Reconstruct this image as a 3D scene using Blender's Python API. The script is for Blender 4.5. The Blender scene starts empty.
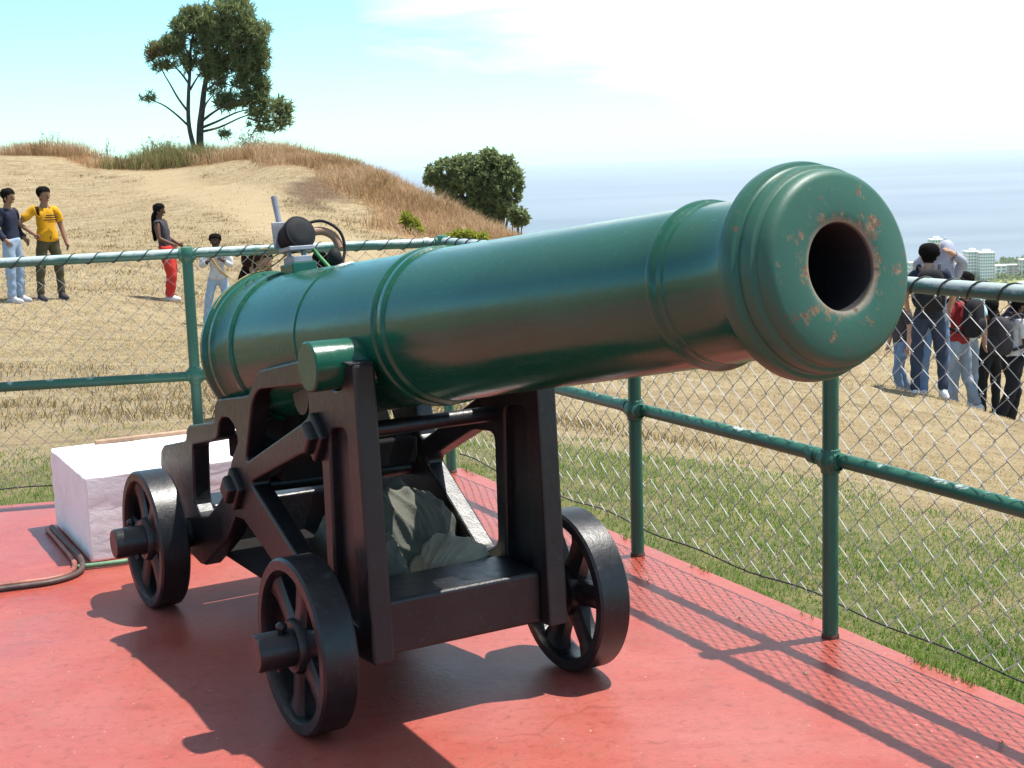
import bpy, bmesh, math, random
import numpy as np
from mathutils import Vector, Matrix, Quaternion
random.seed(7); rng = np.random.default_rng(7)
scene = bpy.context.scene
COL = scene.collection
R = math.radians
PI = math.pi

# ------------------------------------------------------------------ helpers
def tag(o, label=None, cat=None, group=None, kind=None):
    if label: o['label'] = label
    if cat: o['category'] = cat
    if group: o['group'] = group
    if kind: o['kind'] = kind
    return o

def empty(name, loc=(0, 0, 0), rz=0.0):
    o = bpy.data.objects.new(name, None); COL.objects.link(o)
    o.location = loc; o.rotation_euler = (0, 0, rz); o.empty_display_size = .1
    return o

def link(name, me, mat=None, parent=None):
    o = bpy.data.objects.new(name, me); COL.objects.link(o)
    if mat is not None:
        for m in (mat if isinstance(mat, (list, tuple)) else [mat]): me.materials.append(m)
    if parent is not None: o.parent = parent
    return o

def obj(name, bm, mat=None, parent=None, smooth=None):
    me = bpy.data.meshes.new(name)
    bmesh.ops.recalc_face_normals(bm, faces=bm.faces[:])
    bm.to_mesh(me); bm.free()
    if smooth is not None:
        for p in me.polygons: p.use_smooth = True
        try: me.set_sharp_from_angle(angle=R(smooth))
        except Exception: pass
    return link(name, me, mat, parent)

def bevel(o, w=.004, seg=2, ang=35):
    m = o.modifiers.new('bevel', 'BEVEL'); m.width = w; m.segments = seg
    m.limit_method = 'ANGLE'; m.angle_limit = R(ang); m.harden_normals = False
    return o

def add_box(bm, c, s, M=None, taper=1.0):
    vs = []
    for dz in (-.5, .5):
        k = taper if dz > 0 else 1.0
        for dx, dy in ((-.5, -.5), (.5, -.5), (.5, .5), (-.5, .5)):
            v = Vector((c[0] + dx * s[0] * k, c[1] + dy * s[1] * k, c[2] + dz * s[2]))
            vs.append(bm.verts.new(M @ v if M else v))
    for f in ((3, 2, 1, 0), (4, 5, 6, 7), (0, 1, 5, 4), (1, 2, 6, 5), (2, 3, 7, 6), (3, 0, 4, 7)):
        bm.faces.new([vs[i] for i in f])

def add_tube(bm, pts, r, n=10, caps=True, twist0=0.0):
    pts = [Vector(p) for p in pts]
    rs = r if isinstance(r, (list, tuple)) else [r] * len(pts)
    rings = []; ref = None
    for i, p in enumerate(pts):
        if i == 0: t = pts[1] - p
        elif i == len(pts) - 1: t = p - pts[i - 1]
        else: t = (pts[i + 1] - p).normalized() + (p - pts[i - 1]).normalized()
        if t.length < 1e-9: t = Vector((0, 0, 1))
        t.normalize()
        if ref is None:
            ref = Vector((0, 0, 1)) if abs(t.z) < .9 else Vector((1, 0, 0))
        a = ref - t * ref.dot(t)
        if a.length < 1e-6: a = t.orthogonal()
        a.normalize(); b = t.cross(a); ref = a
        rings.append([bm.verts.new(p + (a * math.cos(2 * PI * k / n + twist0) + b * math.sin(2 * PI * k / n + twist0)) * rs[i]) for k in range(n)])
    for i in range(len(rings) - 1):
        A, B = rings[i], rings[i + 1]
        for k in range(n):
            bm.faces.new((A[k], A[(k + 1) % n], B[(k + 1) % n], B[k]))
    if caps:
        bm.faces.new(rings[0][::-1]); bm.faces.new(rings[-1])

def add_lathe(bm, prof, n=64, axis='X', M=None, close_ends=False, loop=False):
    """prof: list of (axial, radius)"""
    rings = []
    for a, r in prof:
        ring = []
        if r < 1e-6:
            v = Vector((a, 0, 0)); v = Vector((v.z, v.y, v.x)) if axis == 'Z' else (Vector((0, a, 0)) if axis == 'Y' else v)
            ring = [bm.verts.new(M @ v if M else v)]
        else:
            for k in range(n):
                c, s = math.cos(2 * PI * k / n) * r, math.sin(2 * PI * k / n) * r
                v = Vector((a, c, s)) if axis == 'X' else (Vector((c, a, s)) if axis == 'Y' else Vector((c, s, a)))
                ring.append(bm.verts.new(M @ v if M else v))
        rings.append(ring)
    seq = list(range(len(rings) - 1))
    pairs = [(i, i + 1) for i in seq] + ([(len(rings) - 1, 0)] if loop else [])
    for i, j in pairs:
        A, B = rings[i], rings[j]
        if len(A) == 1 and len(B) == 1: continue
        for k in range(n):
            if len(A) == 1: bm.faces.new((A[0], B[(k + 1) % n], B[k]))
            elif len(B) == 1: bm.faces.new((A[k], A[(k + 1) % n], B[0]))
            else: bm.faces.new((A[k], A[(k + 1) % n], B[(k + 1) % n], B[k]))
    if close_ends:
        for ring in (rings[0], rings[-1]):
            if len(ring) > 2: bm.faces.new(ring)

def add_ball(bm, c, s, seg=12, rings=8, M=None):
    T = Matrix.Translation(Vector(c)) @ Matrix.Diagonal((s[0], s[1], s[2], 1))
    if M: T = M @ T
    bmesh.ops.create_uvsphere(bm, u_segments=seg, v_segments=rings, radius=1.0, matrix=T)

def plate_bm(outer, holes, y0, y1):
    """polygon with holes in XZ, extruded between y0 and y1"""
    bm = bmesh.new(); edges = []
    for lp in [outer] + list(holes):
        vs = [bm.verts.new((x, y0, z)) for x, z in lp]
        for i in range(len(vs)): edges.append(bm.edges.new((vs[i], vs[(i + 1) % len(vs)])))
    bmesh.ops.triangle_fill(bm, edges=edges, use_beauty=True, use_dissolve=False)
    r = bmesh.ops.extrude_face_region(bm, geom=bm.faces[:])
    for v in [g for g in r['geom'] if isinstance(g, bmesh.types.BMVert)]: v.co.y = y1
    bmesh.ops.dissolve_limit(bm, angle_limit=R(1), verts=bm.verts[:], edges=bm.edges[:])
    bmesh.ops.triangulate(bm, faces=[f for f in bm.faces if len(f.verts) > 4])
    return bm

def round_poly(pts, r, n=4):
    out = []; N = len(pts)
    for i in range(N):
        p = Vector(pts[i]).to_2d(); a = Vector(pts[i - 1]).to_2d(); b = Vector(pts[(i + 1) % N]).to_2d()
        ra = min(r, (a - p).length * .45, (b - p).length * .45)
        A = p + (a - p).normalized() * ra; B = p + (b - p).normalized() * ra
        for k in range(n + 1):
            t = k / n
            q = A * (1 - t) ** 2 + p * 2 * t * (1 - t) + B * t * t
            out.append((q.x, q.y))
    return out

# ------------------------------------------------------------------ materials
class NT:
    def __init__(self, mat):
        self.t = mat.node_tree; self.t.nodes.clear()
        self.out = self.t.nodes.new('ShaderNodeOutputMaterial')
    def n(self, typ, **kw):
        nd = self.t.nodes.new(typ)
        for k, v in kw.items():
            if k in nd.inputs: nd.inputs[k].default_value = v
            else: setattr(nd, k, v)
        return nd
    def l(self, a, b): self.t.links.new(a, b)

def rgba(c): return (c[0], c[1], c[2], 1.0)

def mk(name):
    m = bpy.data.materials.new(name); m.use_nodes = True
    return m, NT(m)

def noise(nt, scale, detail=6, rough=.6, vec=None, dist=0.0):
    nd = nt.n('ShaderNodeTexNoise'); nd.inputs['Scale'].default_value = scale
    nd.inputs['Detail'].default_value = detail; nd.inputs['Roughness'].default_value = rough
    nd.inputs['Distortion'].default_value = dist
    if vec is not None: nt.l(vec, nd.inputs['Vector'])
    return nd.outputs['Fac']

def ramp(nt, fac, lo, hi):
    nd = nt.n('ShaderNodeMapRange'); nd.clamp = True
    nd.inputs['From Min'].default_value = lo; nd.inputs['From Max'].default_value = hi
    nt.l(fac, nd.inputs['Value']); return nd.outputs['Result']

def mixc(nt, fac, a, b):
    nd = nt.n('ShaderNodeMix'); nd.data_type = 'RGBA'
    if isinstance(fac, float): nd.inputs[0].default_value = fac
    else: nt.l(fac, nd.inputs[0])
    for s, v in ((6, a), (7, b)):
        if isinstance(v, tuple): nd.inputs[s].default_value = rgba(v)
        else: nt.l(v, nd.inputs[s])
    return nd.outputs[2]

def math_(nt, op, a, b=None):
    nd = nt.n('ShaderNodeMath'); nd.operation = op
    for i, v in enumerate((a, b)):
        if v is None: continue
        if isinstance(v, (int, float)): nd.inputs[i].default_value = v
        else: nt.l(v, nd.inputs[i])
    return nd.outputs[0]

def objco(nt): return nt.n('ShaderNodeTexCoord').outputs['Object']
def wco(nt): return nt.n('ShaderNodeNewGeometry').outputs['Position']

def princ(nt, color, rough=.6, metal=0.0, spec=.5, coat=0.0, bump=None, bstr=.3, bdist=.01, coat_rough=.1):
    p = nt.n('ShaderNodeBsdfPrincipled')
    if isinstance(color, tuple): p.inputs['Base Color'].default_value = rgba(color)
    else: nt.l(color, p.inputs['Base Color'])
    if isinstance(rough, (int, float)): p.inputs['Roughness'].default_value = rough
    else: nt.l(rough, p.inputs['Roughness'])
    if isinstance(metal, (int, float)): p.inputs['Metallic'].default_value = metal
    else: nt.l(metal, p.inputs['Metallic'])
    p.inputs['Specular IOR Level'].default_value = spec
    p.inputs['Coat Weight'].default_value = coat; p.inputs['Coat Roughness'].default_value = coat_rough
    if bump is not None:
        b = nt.n('ShaderNodeBump'); b.inputs['Strength'].default_value = bstr; b.inputs['Distance'].default_value = bdist
        nt.l(bump, b.inputs['Height']); nt.l(b.outputs['Normal'], p.inputs['Normal'])
    nt.l(p.outputs['BSDF'], nt.out.inputs['Surface'])
    return p

def simple(name, color, rough=.7, var=.25, scale=8, metal=0.0, spec=.4, bstr=.2, bdist=.004):
    m, nt = mk(name); c = objco(nt)
    f = noise(nt, scale, 5, .6, c)
    dark = tuple(x * (1 - var) for x in color); lite = tuple(min(1, x * (1 + var)) for x in color)
    col = mixc(nt, ramp(nt, f, .3, .7), dark, lite)
    princ(nt, col, rough, metal, spec, bump=noise(nt, scale * 5, 4, .6, c), bstr=bstr, bdist=bdist)
    return m

# --- red painted floor
def m_floor():
    m, nt = mk('red_floor_paint'); w = wco(nt)
    big = noise(nt, .9, 4, .55, w, .4); mid = noise(nt, 3.2, 6, .65, w, .8); fine = noise(nt, 60, 4, .7, w)
    st = nt.n('ShaderNodeMapping'); st.inputs['Scale'].default_value = (1.2, 5.0, 1); st.inputs['Rotation'].default_value = (0, 0, R(-18)); nt.l(w, st.inputs['Vector'])
    streak = noise(nt, 2.2, 6, .6, st.outputs['Vector'], .3)
    c = mixc(nt, ramp(nt, mid, .35, .68), (.290, .050, .034), (.335, .084, .064))
    c = mixc(nt, ramp(nt, big, .45, .68), c, (.330, .105, .090))
    c = mixc(nt, math_(nt, 'MULTIPLY', ramp(nt, streak, .55, .75), .5), c, (.245, .034, .023))
    grime = noise(nt, 7, 8, .75, w, .3)
    c = mixc(nt, math_(nt, 'MULTIPLY', ramp(nt, grime, .52, .72), .5), c, (.215, .095, .066))
    sp = noise(nt, 130, 2, .5, w)
    c = mixc(nt, math_(nt, 'MULTIPLY', ramp(nt, sp, .68, .75), .6), c, (.42, .27, .21))
    sp2 = noise(nt, 45, 3, .5, w)
    c = mixc(nt, math_(nt, 'MULTIPLY', ramp(nt, sp2, .70, .76), .7), c, (.16, .04, .03))
    gr_ = noise(nt, 22, 6, .8, w, .4)
    c = mixc(nt, math_(nt, 'MULTIPLY', ramp(nt, gr_, .50, .68), .55), c, (.295, .080, .056))
    c = mixc(nt, math_(nt, 'MULTIPLY', ramp(nt, noise(nt, 34, 6, .8, w, .4), .52, .66), .55), c, (.15, .035, .025))
    # hairline cracks
    vo = nt.n('ShaderNodeTexVoronoi'); vo.feature = 'DISTANCE_TO_EDGE'; vo.inputs['Scale'].default_value = 1.1
    mp = nt.n('ShaderNodeMix'); mp.data_type = 'VECTOR'; mp.inputs[0].default_value = .12
    nz = nt.n('ShaderNodeTexNoise'); nz.inputs['Scale'].default_value = 5; nt.l(w, nz.inputs['Vector'])
    nt.l(w, mp.inputs[4]); nt.l(nz.outputs['Color'], mp.inputs[5]); nt.l(mp.outputs[1], vo.inputs['Vector'])
    ck = math_(nt, 'MULTIPLY', math_(nt, 'SUBTRACT', 1.0, ramp(nt, vo.outputs['Distance'], .0, .004)), ramp(nt, big, .50, .56))
    c = mixc(nt, math_(nt, 'MULTIPLY', ck, .6), c, (.2, .05, .04))
    sc_ = nt.n('ShaderNodeMapping'); sc_.inputs['Scale'].default_value = (3, 26, 1); sc_.inputs['Rotation'].default_value = (0, 0, R(35)); nt.l(w, sc_.inputs['Vector'])
    scf = noise(nt, 2.6, 4, .6, sc_.outputs['Vector'], .2)
    c = mixc(nt, math_(nt, 'MULTIPLY', math_(nt, 'MULTIPLY', ramp(nt, scf, .66, .72), ramp(nt, mid, .5, .6)), .55), c, (.40, .20, .16))
    st_ = noise(nt, 1.7, 7, .7, w, 1.2)
    c = mixc(nt, math_(nt, 'MULTIPLY', ramp(nt, st_, .58, .70), .45), c, (.17, .05, .038))
    fl_ = noise(nt, 75, 2, .5, w)
    c = mixc(nt, math_(nt, 'MULTIPLY', ramp(nt, fl_, .735, .75), .8), c, (.55, .42, .38))
    rough = nt.n('ShaderNodeMapRange'); rough.inputs['To Min'].default_value = .20; rough.inputs['To Max'].default_value = .55
    nt.l(mid, rough.inputs['Value'])
    h = math_(nt, 'ADD', math_(nt, 'MULTIPLY', fine, .6), math_(nt, 'ADD', grime, math_(nt, 'MULTIPLY', gr_, .5)))
    princ(nt, c, rough.outputs['Result'], spec=.4, bump=h, bstr=.3, bdist=.004)
    return m

# --- green cannon paint; rust blooms round the bore, chips on the muzzle mouldings
def m_green():
    m, nt = mk('green_gun_paint'); o = objco(nt)
    sep = nt.n('ShaderNodeSeparateXYZ'); nt.l(o, sep.inputs[0]); X, Y, Z = sep.outputs
    rad = math_(nt, 'SQRT', math_(nt, 'ADD', math_(nt, 'MULTIPLY', Y, Y), math_(nt, 'MULTIPLY', Z, Z)))
    f1 = noise(nt, 3.5, 5, .6, o); f2 = noise(nt, 26, 6, .7, o); f3 = noise(nt, 90, 4, .7, o)
    stn = nt.n('ShaderNodeMapping'); stn.inputs['Scale'].default_value = (1.5, 9, 9); nt.l(o, stn.inputs['Vector'])
    drip = noise(nt, 2.0, 6, .7, stn.outputs['Vector'], .3)
    c = mixc(nt, ramp(nt, f1, .3, .7), (.003, .060, .034), (.006, .082, .048))
    c = mixc(nt, math_(nt, 'MULTIPLY', ramp(nt, f2, .55, .75), .35), c, (.012, .10, .062))
    front = ramp(nt, X, 1.22, 1.36)                                 # muzzle is chalkier
    c = mixc(nt, math_(nt, 'MULTIPLY', front, .6), c, (.034, .112, .078))
    rim = math_(nt, 'MULTIPLY', ramp(nt, X, 1.355, 1.37), math_(nt, 'SUBTRACT', 1.0, ramp(nt, rad, .078, .150)))
    lowz = math_(nt, 'SUBTRACT', 1.15, ramp(nt, Z, -.15, .10)); 
    amt = math_(nt, 'ADD', f2, math_(nt, 'MULTIPLY', rim, .135))
    lipr = math_(nt, 'MULTIPLY', ramp(nt, X, 1.36, 1.37), math_(nt, 'SUBTRACT', 1.0, ramp(nt, math_(nt, 'ADD', rad, math_(nt, 'MULTIPLY', math_(nt, 'SUBTRACT', f2, .5), .02)), .0730, .0800)))
    rust = math_(nt, 'MULTIPLY', ramp(nt, amt, .63, .70), ramp(nt, rim, .02, .3))
    rc = mixc(nt, ramp(nt, f3, .38, .62), (.11, .040, .018), (.25, .18, .10))
    c = mixc(nt, math_(nt, 'MULTIPLY', ramp(nt, drip, .58, .72), .35), c, (.025, .075, .055))
    dust = math_(nt, 'MULTIPLY', ramp(nt, noise(nt, 60, 4, .7, o), .60, .74), ramp(nt, Z, .02, .14))
    c = mixc(nt, math_(nt, 'MULTIPLY', dust, .35), c, (.16, .19, .16))
    c = mixc(nt, rust, c, rc); c = mixc(nt, math_(nt, 'MULTIPLY', lipr, .8), c, (.23, .19, .14))
    chip = math_(nt, 'MULTIPLY', ramp(nt, noise(nt, 30, 3, .6, o), .66, .70), ramp(nt, X, 1.20, 1.26))
    c = mixc(nt, chip, c, (.10, .06, .035))
    lo = math_(nt, 'MULTIPLY', math_(nt, 'MULTIPLY', ramp(nt, X, 1.24, 1.30), ramp(nt, math_(nt, 'MULTIPLY', Z, -1.0), .10, .18)), ramp(nt, f2, .5, .62))
    c = mixc(nt, math_(nt, 'MULTIPLY', lo, .8), c, (.09, .06, .03))
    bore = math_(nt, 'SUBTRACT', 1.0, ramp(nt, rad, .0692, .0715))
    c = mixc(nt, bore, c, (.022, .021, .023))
    ro = nt.n('ShaderNodeMapRange'); ro.inputs['To Min'].default_value = .13; ro.inputs['To Max'].default_value = .62
    nt.l(math_(nt, 'MAXIMUM', math_(nt, 'MULTIPLY', front, .75), math_(nt, 'MAXIMUM', rust, math_(nt, 'MULTIPLY', ramp(nt, drip, .35, .7), .45))), ro.inputs['Value'])
    pit = nt.n('ShaderNodeTexVoronoi'); pit.inputs['Scale'].default_value = 55; nt.l(o, pit.inputs['Vector'])
    pits = math_(nt, 'MULTIPLY', ramp(nt, pit.outputs['Distance'], .22, .10), ramp(nt, f1, .45, .62))
    h0 = math_(nt, 'SUBTRACT', math_(nt, 'MULTIPLY', drip, .9), math_(nt, 'MULTIPLY', pits, .35))
    h = math_(nt, 'ADD', math_(nt, 'MULTIPLY', f2, math_(nt, 'ADD', math_(nt, 'MULTIPLY', front, .9), .35)), math_(nt, 'ADD', math_(nt, 'MULTIPLY', rust, -.6), h0))
    princ(nt, c, ro.outputs['Result'], spec=.46, bump=h, bstr=.14, bdist=.004)
    return m

def m_iron(name='black_iron', brown=.5):
    m, nt = mk(name); o = objco(nt)
    f = noise(nt, 6, 6, .65, o); g = noise(nt, 42, 5, .7, o); k = noise(nt, 150, 3, .6, o)
    c = mixc(nt, ramp(nt, f, .35, .7), (.005, .0055, .007), (.010, .0105, .013))
    c = mixc(nt, math_(nt, 'MULTIPLY', ramp(nt, noise(nt, 3.0, 6, .7, o), .48, .7), brown), c, (.020, .013, .010))
    c = mixc(nt, math_(nt, 'MULTIPLY', ramp(nt, g, .60, .74), .55), c, (.06, .056, .056))
    rust = ramp(nt, math_(nt, 'ADD', math_(nt, 'MULTIPLY', f, .4), math_(nt, 'MULTIPLY', noise(nt, 17, 6, .7, o), .6)), .61, .68)
    c = mixc(nt, math_(nt, 'MULTIPLY', rust, .5), c, (.13, .05, .022))
    ro = nt.n('ShaderNodeMapRange'); ro.inputs['To Min'].default_value = .20; ro.inputs['To Max'].default_value = .56; nt.l(g, ro.inputs['Value'])
    princ(nt, c, ro.outputs['Result'], spec=.5, bump=math_(nt, 'ADD', math_(nt, 'MULTIPLY', f, 1.2), math_(nt, 'ADD', math_(nt, 'MULTIPLY', g, .5), math_(nt, 'MULTIPLY', k, .25))), bstr=.32, bdist=.005)
    return m

def m_fence():
    m, nt = mk('green_fence_paint'); w = wco(nt)
    f = noise(nt, 14, 6, .7, w); g = noise(nt, 4, 4, .6, w)
    nrm = nt.n('ShaderNodeNewGeometry'); sp = nt.n('ShaderNodeSeparateXYZ'); nt.l(nrm.outputs['Normal'], sp.inputs[0])
    c = mixc(nt, ramp(nt, g, .3, .7), (.014, .088, .056), (.026, .125, .082))
    # paint rubbed through to the zinc on the handrails
    worn = ramp(nt, math_(nt, 'ADD', f, math_(nt, 'MULTIPLY', ramp(nt, sp.outputs[2], .2, .9), .16)), .70, .80)
    c = mixc(nt, worn, c, (.40, .46, .44))
    rust = ramp(nt, noise(nt, 30, 5, .7, w), .68, .74)
    c = mixc(nt, math_(nt, 'MULTIPLY', rust, .6), c, (.10, .055, .03))
    princ(nt, c, .38, spec=.5, bump=f, bstr=.15, bdist=.003)
    return m

def m_top_rail():
    m, nt = mk('worn_rail_paint'); w = wco(nt)
    f = noise(nt, 9, 6, .7, w); g = noise(nt, 40, 4, .6, w)
    nrm = nt.n('ShaderNodeNewGeometry'); sp = nt.n('ShaderNodeSeparateXYZ'); nt.l(nrm.outputs['Normal'], sp.inputs[0])
    worn = ramp(nt, math_(nt, 'ADD', f, math_(nt, 'MULTIPLY', ramp(nt, sp.outputs[2], -.3, .7), .35)), .62, .80)
    c = mixc(nt, worn, (.035, .13, .095), (.36, .43, .42))
    princ(nt, c, .35, spec=.5, bump=g, bstr=.12, bdist=.002)
    return m

def m_ground():
    m, nt = mk('field_grass_soil'); w = wco(nt)
    gr = nt.n('ShaderNodeAttribute'); gr.attribute_name = 'green'; og = nt.n('ShaderNodeAttribute'); og.attribute_name = 'scrub'
    pa = nt.n('ShaderNodeAttribute'); pa.attribute_name = 'path'; fa = nt.n('ShaderNodeAttribute'); fa.attribute_name = 'far'
    n1 = noise(nt, .45, 5, .6, w, .3); n2 = noise(nt, 2.6, 6, .7, w); n3 = noise(nt, 16, 6, .75, w); n4 = noise(nt, 70, 3, .7, w)
    straw = mixc(nt, ramp(nt, n2, .32, .68), (.240, .185, .108), (.355, .290, .178))
    straw = mixc(nt, math_(nt, 'MULTIPLY', ramp(nt, n3, .52, .7), .7), straw, (.12, .082, .047))
    straw = mixc(nt, math_(nt, 'MULTIPLY', ramp(nt, n4, .55, .7), .5), straw, (.42, .34, .23))
    straw = mixc(nt, math_(nt, 'MULTIPLY', ramp(nt, n1, .5, .66), .35), straw, (.215, .145, .08))
    mpz = nt.n('ShaderNodeMapping'); mpz.inputs['Rotation'].default_value = (0, 0, R(20)); mpz.inputs['Scale'].default_value = (.5, 1.6, 1); nt.l(w, mpz.inputs['Vector'])
    n5 = noise(nt, 1.1, 7, .72, mpz.outputs['Vector'], .8)
    straw = mixc(nt, math_(nt, 'MULTIPLY', ramp(nt, n5, .50, .66), .6), straw, (.155, .11, .066))
    straw = mixc(nt, math_(nt, 'MULTIPLY', ramp(nt, noise(nt, 5.5, 4, .7, w), .60, .68), .55), straw, (.11, .08, .045))
    green = mixc(nt, ramp(nt, n3, .3, .65), (.085, .10, .036), (.17, .16, .075))
    green = mixc(nt, math_(nt, 'MULTIPLY', ramp(nt, n2, .5, .7), .6), green, (.34, .26, .12))
    c = mixc(nt, ramp(nt, math_(nt, 'ADD', gr.outputs['Fac'], math_(nt, 'MULTIPLY', math_(nt, 'SUBTRACT', n2, .5), 1.6)), .30, .80), straw, green)
    c = mixc(nt, math_(nt, 'MULTIPLY', pa.outputs['Fac'], .6), c, (.36, .285, .175))
    cu = nt.n('ShaderNodeAttribute'); cu.attribute_name = 'cut'
    cutc = mixc(nt, ramp(nt, n3, .35, .65), (.055, .038, .028), (.19, .125, .08))
    c = mixc(nt, cu.outputs['Fac'], c, cutc)
    scrub = mixc(nt, ramp(nt, n2, .35, .65), (.16, .085, .045), (.36, .20, .095))
    c = mixc(nt, og.outputs['Fac'], c, scrub)
    f1 = noise(nt, .012, 6, .7, w); f2 = noise(nt, .06, 5, .7, w)
    far = mixc(nt, ramp(nt, f1, .42, .58), (.14, .20, .06), (.27, .25, .12))
    far = mixc(nt, math_(nt, 'MULTIPLY', ramp(nt, f2, .5, .66), .7), far, (.07, .10, .045))
    c = mixc(nt, fa.outputs['Fac'], c, far)
    h = math_(nt, 'ADD', math_(nt, 'MULTIPLY', n2, .5), n3)
    princ(nt, c, .95, spec=.1, bump=h, bstr=.8, bdist=.05)
    return m

def m_blade(name, c0, c1, trans=.25):
    m, nt = mk(name); w = wco(nt)
    f = noise(nt, 3.0, 4, .7, w); g = noise(nt, 37, 2, .6, w)
    c = mixc(nt, ramp(nt, math_(nt, 'ADD', math_(nt, 'MULTIPLY', f, .5), math_(nt, 'MULTIPLY', g, .5)), .38, .62), c0, c1)
    d = nt.n('ShaderNodeBsdfDiffuse'); t = nt.n('ShaderNodeBsdfTranslucent'); mx = nt.n('ShaderNodeMixShader'); mx.inputs[0].default_value = trans
    nt.l(c, d.inputs['Color']); nt.l(c, t.inputs['Color']); nt.l(d.outputs[0], mx.inputs[1]); nt.l(t.outputs[0], mx.inputs[2]); nt.l(mx.outputs[0], nt.out.inputs['Surface'])
    return m

def m_sea():
    m, nt = mk('sea_water'); w = wco(nt)
    mp = nt.n('ShaderNodeMapping'); mp.inputs['Scale'].default_value = (.4, 1.6, 1); nt.l(w, mp.inputs['Vector'])
    big = noise(nt, .0011, 6, .6, mp.outputs['Vector'], .5); rip = noise(nt, .03, 6, .7, mp.outputs['Vector'])
    c = mixc(nt, ramp(nt, big, .35, .65), (.090, .130, .175), (.150, .190, .232))
    princ(nt, c, .42, spec=.35, bump=rip, bstr=.5, bdist=4.0)
    return m

def m_surf():
    m, nt = mk('surf_foam'); w = wco(nt)
    f = noise(nt, .035, 6, .7, w, .6)
    c = mixc(nt, ramp(nt, f, .40, .56), (.075, .15, .23), (.80, .82, .83))
    princ(nt, c, .7, spec=.2); return m

def m_wall(name, c, grime=.25):
    m, nt = mk(name); o = objco(nt)
    f = noise(nt, 7, 6, .65, o); g = noise(nt, 60, 4, .7, o)
    col = mixc(nt, math_(nt, 'MULTIPLY', ramp(nt, f, .52, .75), grime), c, tuple(x * .6 for x in c))
    princ(nt, col, .8, spec=.3, bump=math_(nt, 'ADD', f, math_(nt, 'MULTIPLY', g, .5)), bstr=.35, bdist=.006)
    return m

MAT = dict(
    dull=simple('dull_iron', (.011, .010, .010), .85, .3, 12, spec=.15),
    floor=m_floor(), green=m_green(), iron=m_iron(), wheel_iron=m_iron('wheel_iron', .25), rusty=simple('rusty_iron', (.085, .035, .022), .75, .4, 30),
    fence=m_fence(), rail=m_top_rail(), wire=simple('galvanised_wire', (.33, .34, .34), .62, .3, 20, metal=.0, spec=.5), tie=simple('dark_wire', (.03, .04, .035), .5, .2, 20),
    ground=m_ground(), sea=m_sea(), surf=m_surf(),
    straw=m_blade('straw_blades', (.23, .175, .090), (.45, .37, .215), .25), gblade=m_blade('green_blades', (.065, .150, .022), (.17, .25, .055), .4),
    tall=m_blade('tall_dry_blades', (.27, .155, .075), (.50, .36, .20), .35), weedbrown=m_blade('brown_weed_blades', (.10, .075, .035), (.26, .20, .10), .25), pale_tall=m_blade('pale_tall_blades', (.34, .20, .105), (.60, .46, .29), .4), olive=m_blade('olive_scrub', (.10, .11, .04), (.30, .27, .12), .3), weed=m_blade('yellow_green_weed', (.22, .25, .03), (.42, .42, .08), .4),
    needle=m_blade('pine_needles', (.115, .155, .060), (.270, .300, .140), .55), needle2=m_blade('pine_needles_brown', (.13, .075, .03), (.20, .12, .05), .2),
    leaf=m_blade('bush_leaves', (.120, .170, .070), (.270, .310, .145), .55), twig=simple('twigs', (.22, .18, .15), .9, .3, 9),
    bark=simple('pine_bark', (.075, .060, .050), .95, .35, 6, bstr=.8, bdist=.03),
    white=m_wall('white_painted_block', (.86, .85, .85), .40), board=simple('worn_board', (.34, .22, .15), .8, .3, 14), rock=simple('grey_rock', (.13, .10, .075), .95, .4, 3, bstr=.9, bdist=.05),
    rubber=simple('black_rubber', (.011, .012, .014), .75, .3, 20, spec=.25), steel=simple('grey_steel', (.27, .28, .31), .45, .2, 20, metal=.4), hose=simple('brown_hose', (.30, .17, .11), .6, .3, 30), gcable=simple('green_cable', (.05, .22, .07), .5, .2, 30), ycable=simple('yellow_wire', (.26, .21, .09), .6, .3, 30),
    redpipe=simple('red_brown_conduit', (.27, .09, .065), .5, .35, 18), darkpipe=simple('dark_conduit', (.07, .045, .04), .55, .4, 18), gpipe=simple('green_conduit', (.10, .22, .12), .5, .3, 18),
    tarp=simple('grey_green_canvas', (.095, .098, .078), .9, .25, 5, bstr=.5, bdist=.01), tarp2=simple('beige_canvas', (.34, .31, .24), .9, .2, 7, bstr=.4, bdist=.01),
)
def cloth(name, c, var=.12): return simple(name, c, .85, var, 14, spec=.2)

# ------------------------------------------------------------------ sun, sky, camera
SUN = Vector((.345, .113, 1.0)).normalized()
sun = bpy.data.lights.new('sun', 'SUN'); sun.energy = 4.9; sun.angle = R(.53); sun.color = (1.0, .955, .89)
so = bpy.data.objects.new('sun', sun); COL.objects.link(so); so.rotation_euler = (-SUN).to_track_quat('-Z', 'Y').to_euler(); so.location = (3, 1, 12)
W = bpy.data.worlds.new('World'); scene.world = W; W.use_nodes = True
wt = W.node_tree; wt.nodes.clear()
class WN(NT):
    def __init__(self, t): self.t = t
wn = WN(wt)
wo = wn.n('ShaderNodeOutputWorld'); bg = wn.n('ShaderNodeBackground'); bg.inputs['Strength'].default_value = .116
sky = wn.n('ShaderNodeTexSky'); sky.sky_type = 'NISHITA'; sky.sun_disc = False
sky.sun_elevation = math.asin(SUN.z); sky.sun_rotation = math.atan2(SUN.x, SUN.y)
sky.air_density = 1.0; sky.dust_density = .45; sky.ozone_density = 1.6; sky.altitude = 140
tc = wn.n('ShaderNodeTexCoord'); gen = tc.outputs['Generated']
sp = wn.n('ShaderNodeSeparateXYZ'); wn.l(gen, sp.inputs[0])
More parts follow.
